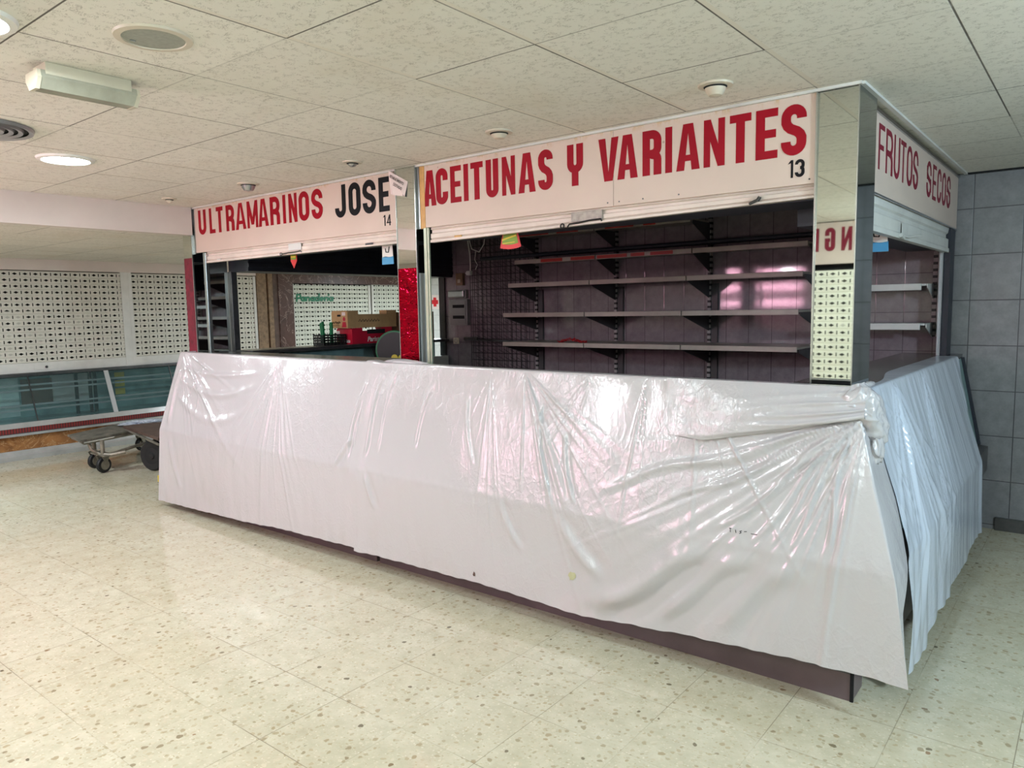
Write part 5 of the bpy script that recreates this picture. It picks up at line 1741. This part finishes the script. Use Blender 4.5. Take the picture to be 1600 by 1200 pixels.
def caster(root, x, y, z=0.085, r=0.085, ax=(0.95, 0.30, 0)):
    ax = Vector(ax).normalized()
    c = Vector((x, y, z))
    wh = obj('wheel', MB().lathe(c - ax * 0.02, [(r * 0.55, -0.004), (r * 0.95, 0.0), (r, 0.010), (r, 0.030), (r * 0.95, 0.04), (r * 0.55, 0.044)], ax, 28), 'rubber', root, True)
    obj('hub', MB().lathe(c - ax * 0.02, [(0.0001, -0.012), (r * 0.2, -0.012), (r * 0.3, -0.004), (r * 0.62, -0.006), (r * 0.62, 0.046), (r * 0.3, 0.044), (0.0001, 0.05)], ax, 24), 'cast', wh, True)
    s = ax * 0.034
    fk = MB()
    for q in (-1, 1):
        d = ax * (0.036 * q)
        fk.prism([tuple(c + d + Vector((0, 0, 0))), tuple(c + d + Vector((0.02, -0.05, 0.11)))[0:3], tuple(c + d + Vector((-0.03, 0.06, 0.11)))], tuple(ax * 0.006 * q))
    fk.cyl(c + Vector((0, 0, 0.105)), c + Vector((0, 0, 0.27)), 0.022)
    obj('fork', fk, 'cast', root)


caster(t, -7.462, 0.03)
caster(t, -7.80, 0.08)
obj('fork_bar', MB().tube([(-7.62, -0.05, 0.34), (-7.60, -0.03, 0.25), (-7.50, 0.02, 0.20), (-7.36, 0.08, 0.20), (-7.30, 0.2, 0.22)], 0.02, 10)
    .tube([(-7.40, 0.08, 0.20), (-7.47, 0.40, 0.24), (-7.60, 0.85, 0.26)], 0.018, 10).bbox(-7.72, 0.0, 0.185, -7.36, 0.12, 0.20, 0.004), 'cast', t, True)
caster(t, -8.1, 0.95)
caster(t, -8.45, 0.90)

t = thing('hand_cart', 'dark brown wooden cart with a big black wheel half hidden by the plastic sheet', 'cart', (-7.1, 0.6, 0))
obj('deck', MB().prism([(-7.83, 0.42, 0.405), (-6.62, 0.24, 0.405), (-6.45, 0.85, 0.405), (-7.7, 1.0, 0.405)], (0, 0, 0.03)), 'deck_brown', t)
obj('rail', MB().tube([(-7.75, 0.42, 0.395), (-6.65, 0.26, 0.355)], 0.014, 8), 'cast', t)
c = Vector((-7.08, 0.40, 0.17))
wh = obj('wheel', MB().lathe(c, [(0.09, -0.03), (0.15, -0.035), (0.17, -0.015), (0.17, 0.015), (0.15, 0.035), (0.09, 0.03)], (0.35, -0.93, 0), 36), 'rubber', t, True)
obj('hub', MB().lathe(c, [(0.0001, 0.045), (0.03, 0.045), (0.04, 0.03), (0.095, 0.028), (0.095, -0.028), (0.0001, -0.03)], (0.35, -0.93, 0), 24), 'rubber', wh, True)
obj('axle', MB().cyl(c, c + Vector((-0.16, 0.44, 0)), 0.015).box(-7.10, 0.46, 0.17, -7.06, 0.50, 0.41).box(-7.24, 0.80, 0.17, -7.2, 0.84, 0.41), 'cast', t)
obj('wheel', MB().lathe((-7.24, 0.83, 0.17), [(0.0001, -0.03), (0.15, -0.035), (0.17, -0.015), (0.17, 0.015), (0.15, 0.035), (0.0001, 0.03)], (0.35, -0.93, 0), 36), 'rubber', t, True)
solo('yellow_tape', MB().bbox(-5.552, -0.30, 0.215, -5.546, -0.27, 0.275, 0.002), 'yellow', 'scrap of yellow tape at the left edge of the left plastic sheet', 'tape')

# ================================================================== stalls opposite, seen only in the mirrors and shine
t = thing('shop_sign', 'white sign of the stall opposite reading CONGELADOS, seen in the corner pillar mirror', 'sign', (-1.0, FRONT, 2.2))
obj('panel', MB().box(-2.6, FRONT - 0.03, 2.205, 0.9, FRONT, CEIL - 0.01), 'sign', t)
cg = []
xg = -1.23
word = 'CONGELADOS'
for i, ch in enumerate(word):
    a = xg + 0.162 * (3 - i)        # the G is the fourth letter; text runs towards -x
    cg.append((ch, i, a))
m = MB()
for ch, i, a in cg:
    pl_ = (lambda a: (lambda s, z, d: (a - s, FRONT + d, z)))(a + 0.052)
    letters(m, [(ch, 0.0, 0.104, 2.335, 2.575)], pl_, 0.34)
obj('lettering', m, 'red_paint_side', t)
t = thing('roller_shutter', 'closed cream punched shutter of the stall opposite, seen in the corner pillar mirror', 'shutter', (-1.0, FRONT, 0.4))
vs, fs = [], []
for r in range(23):
    for f, d in ((0.0, -0.004), (0.06, 0.002), (0.5, 0.004), (0.94, 0.002), (1.0, -0.004)):
        z = 0.4 + (r + f) * 0.0757
        vs += [(-2.6, FRONT - 0.02 + d, z), (0.9, FRONT - 0.02 + d, z)]
fs = [(2 * i, 2 * i + 1, 2 * i + 3, 2 * i + 2) for i in range(len(vs) // 2 - 1)]
obj('slats', MB().add(vs, fs), 'sh_opp', t)
obj('bottom_bar', MB().box(-2.6, FRONT - 0.03, 0.0, 0.9, FRONT - 0.01, 0.4), 'cream_metal', t)
for i, z in enumerate((1.72, 2.03, 2.34)):
    t = thing('fluorescent_tube', 'glowing pink fluorescent tube in the stall opposite, mirrored in the wall tiles', 'lamp', (-4.3, FRONT - 0.5, z), 'pink tubes in the stall opposite')
    obj('tube', MB().cyl((-5.1, FRONT - 0.45, z), (-3.5, FRONT - 0.45, z), 0.035), 'pink_tube', t, True)
    obj('reflector', MB().prism([(-5.15, FRONT - 0.50, z + 0.07), (-5.15, FRONT - 0.52, z + 0.06), (-5.15, FRONT - 0.52, z - 0.06), (-5.15, FRONT - 0.50, z - 0.07)], (1.7, 0, 0)), 'white_plastic', t)
    ld = bpy.data.lights.new('tube_glow', 'AREA')
    ld.shape = 'RECTANGLE'
    ld.size = 1.6
    ld.size_y = 0.10
    ld.energy = PINK_W
    ld.color = (1.0, 0.62, 0.74)
    lo = bpy.data.objects.new('tube_glow', ld)
    COL.objects.link(lo)
    lo.parent = t
    lo.location = (0, 0.10, 0)
    lo.rotation_euler = (math.radians(90), 0, 0)
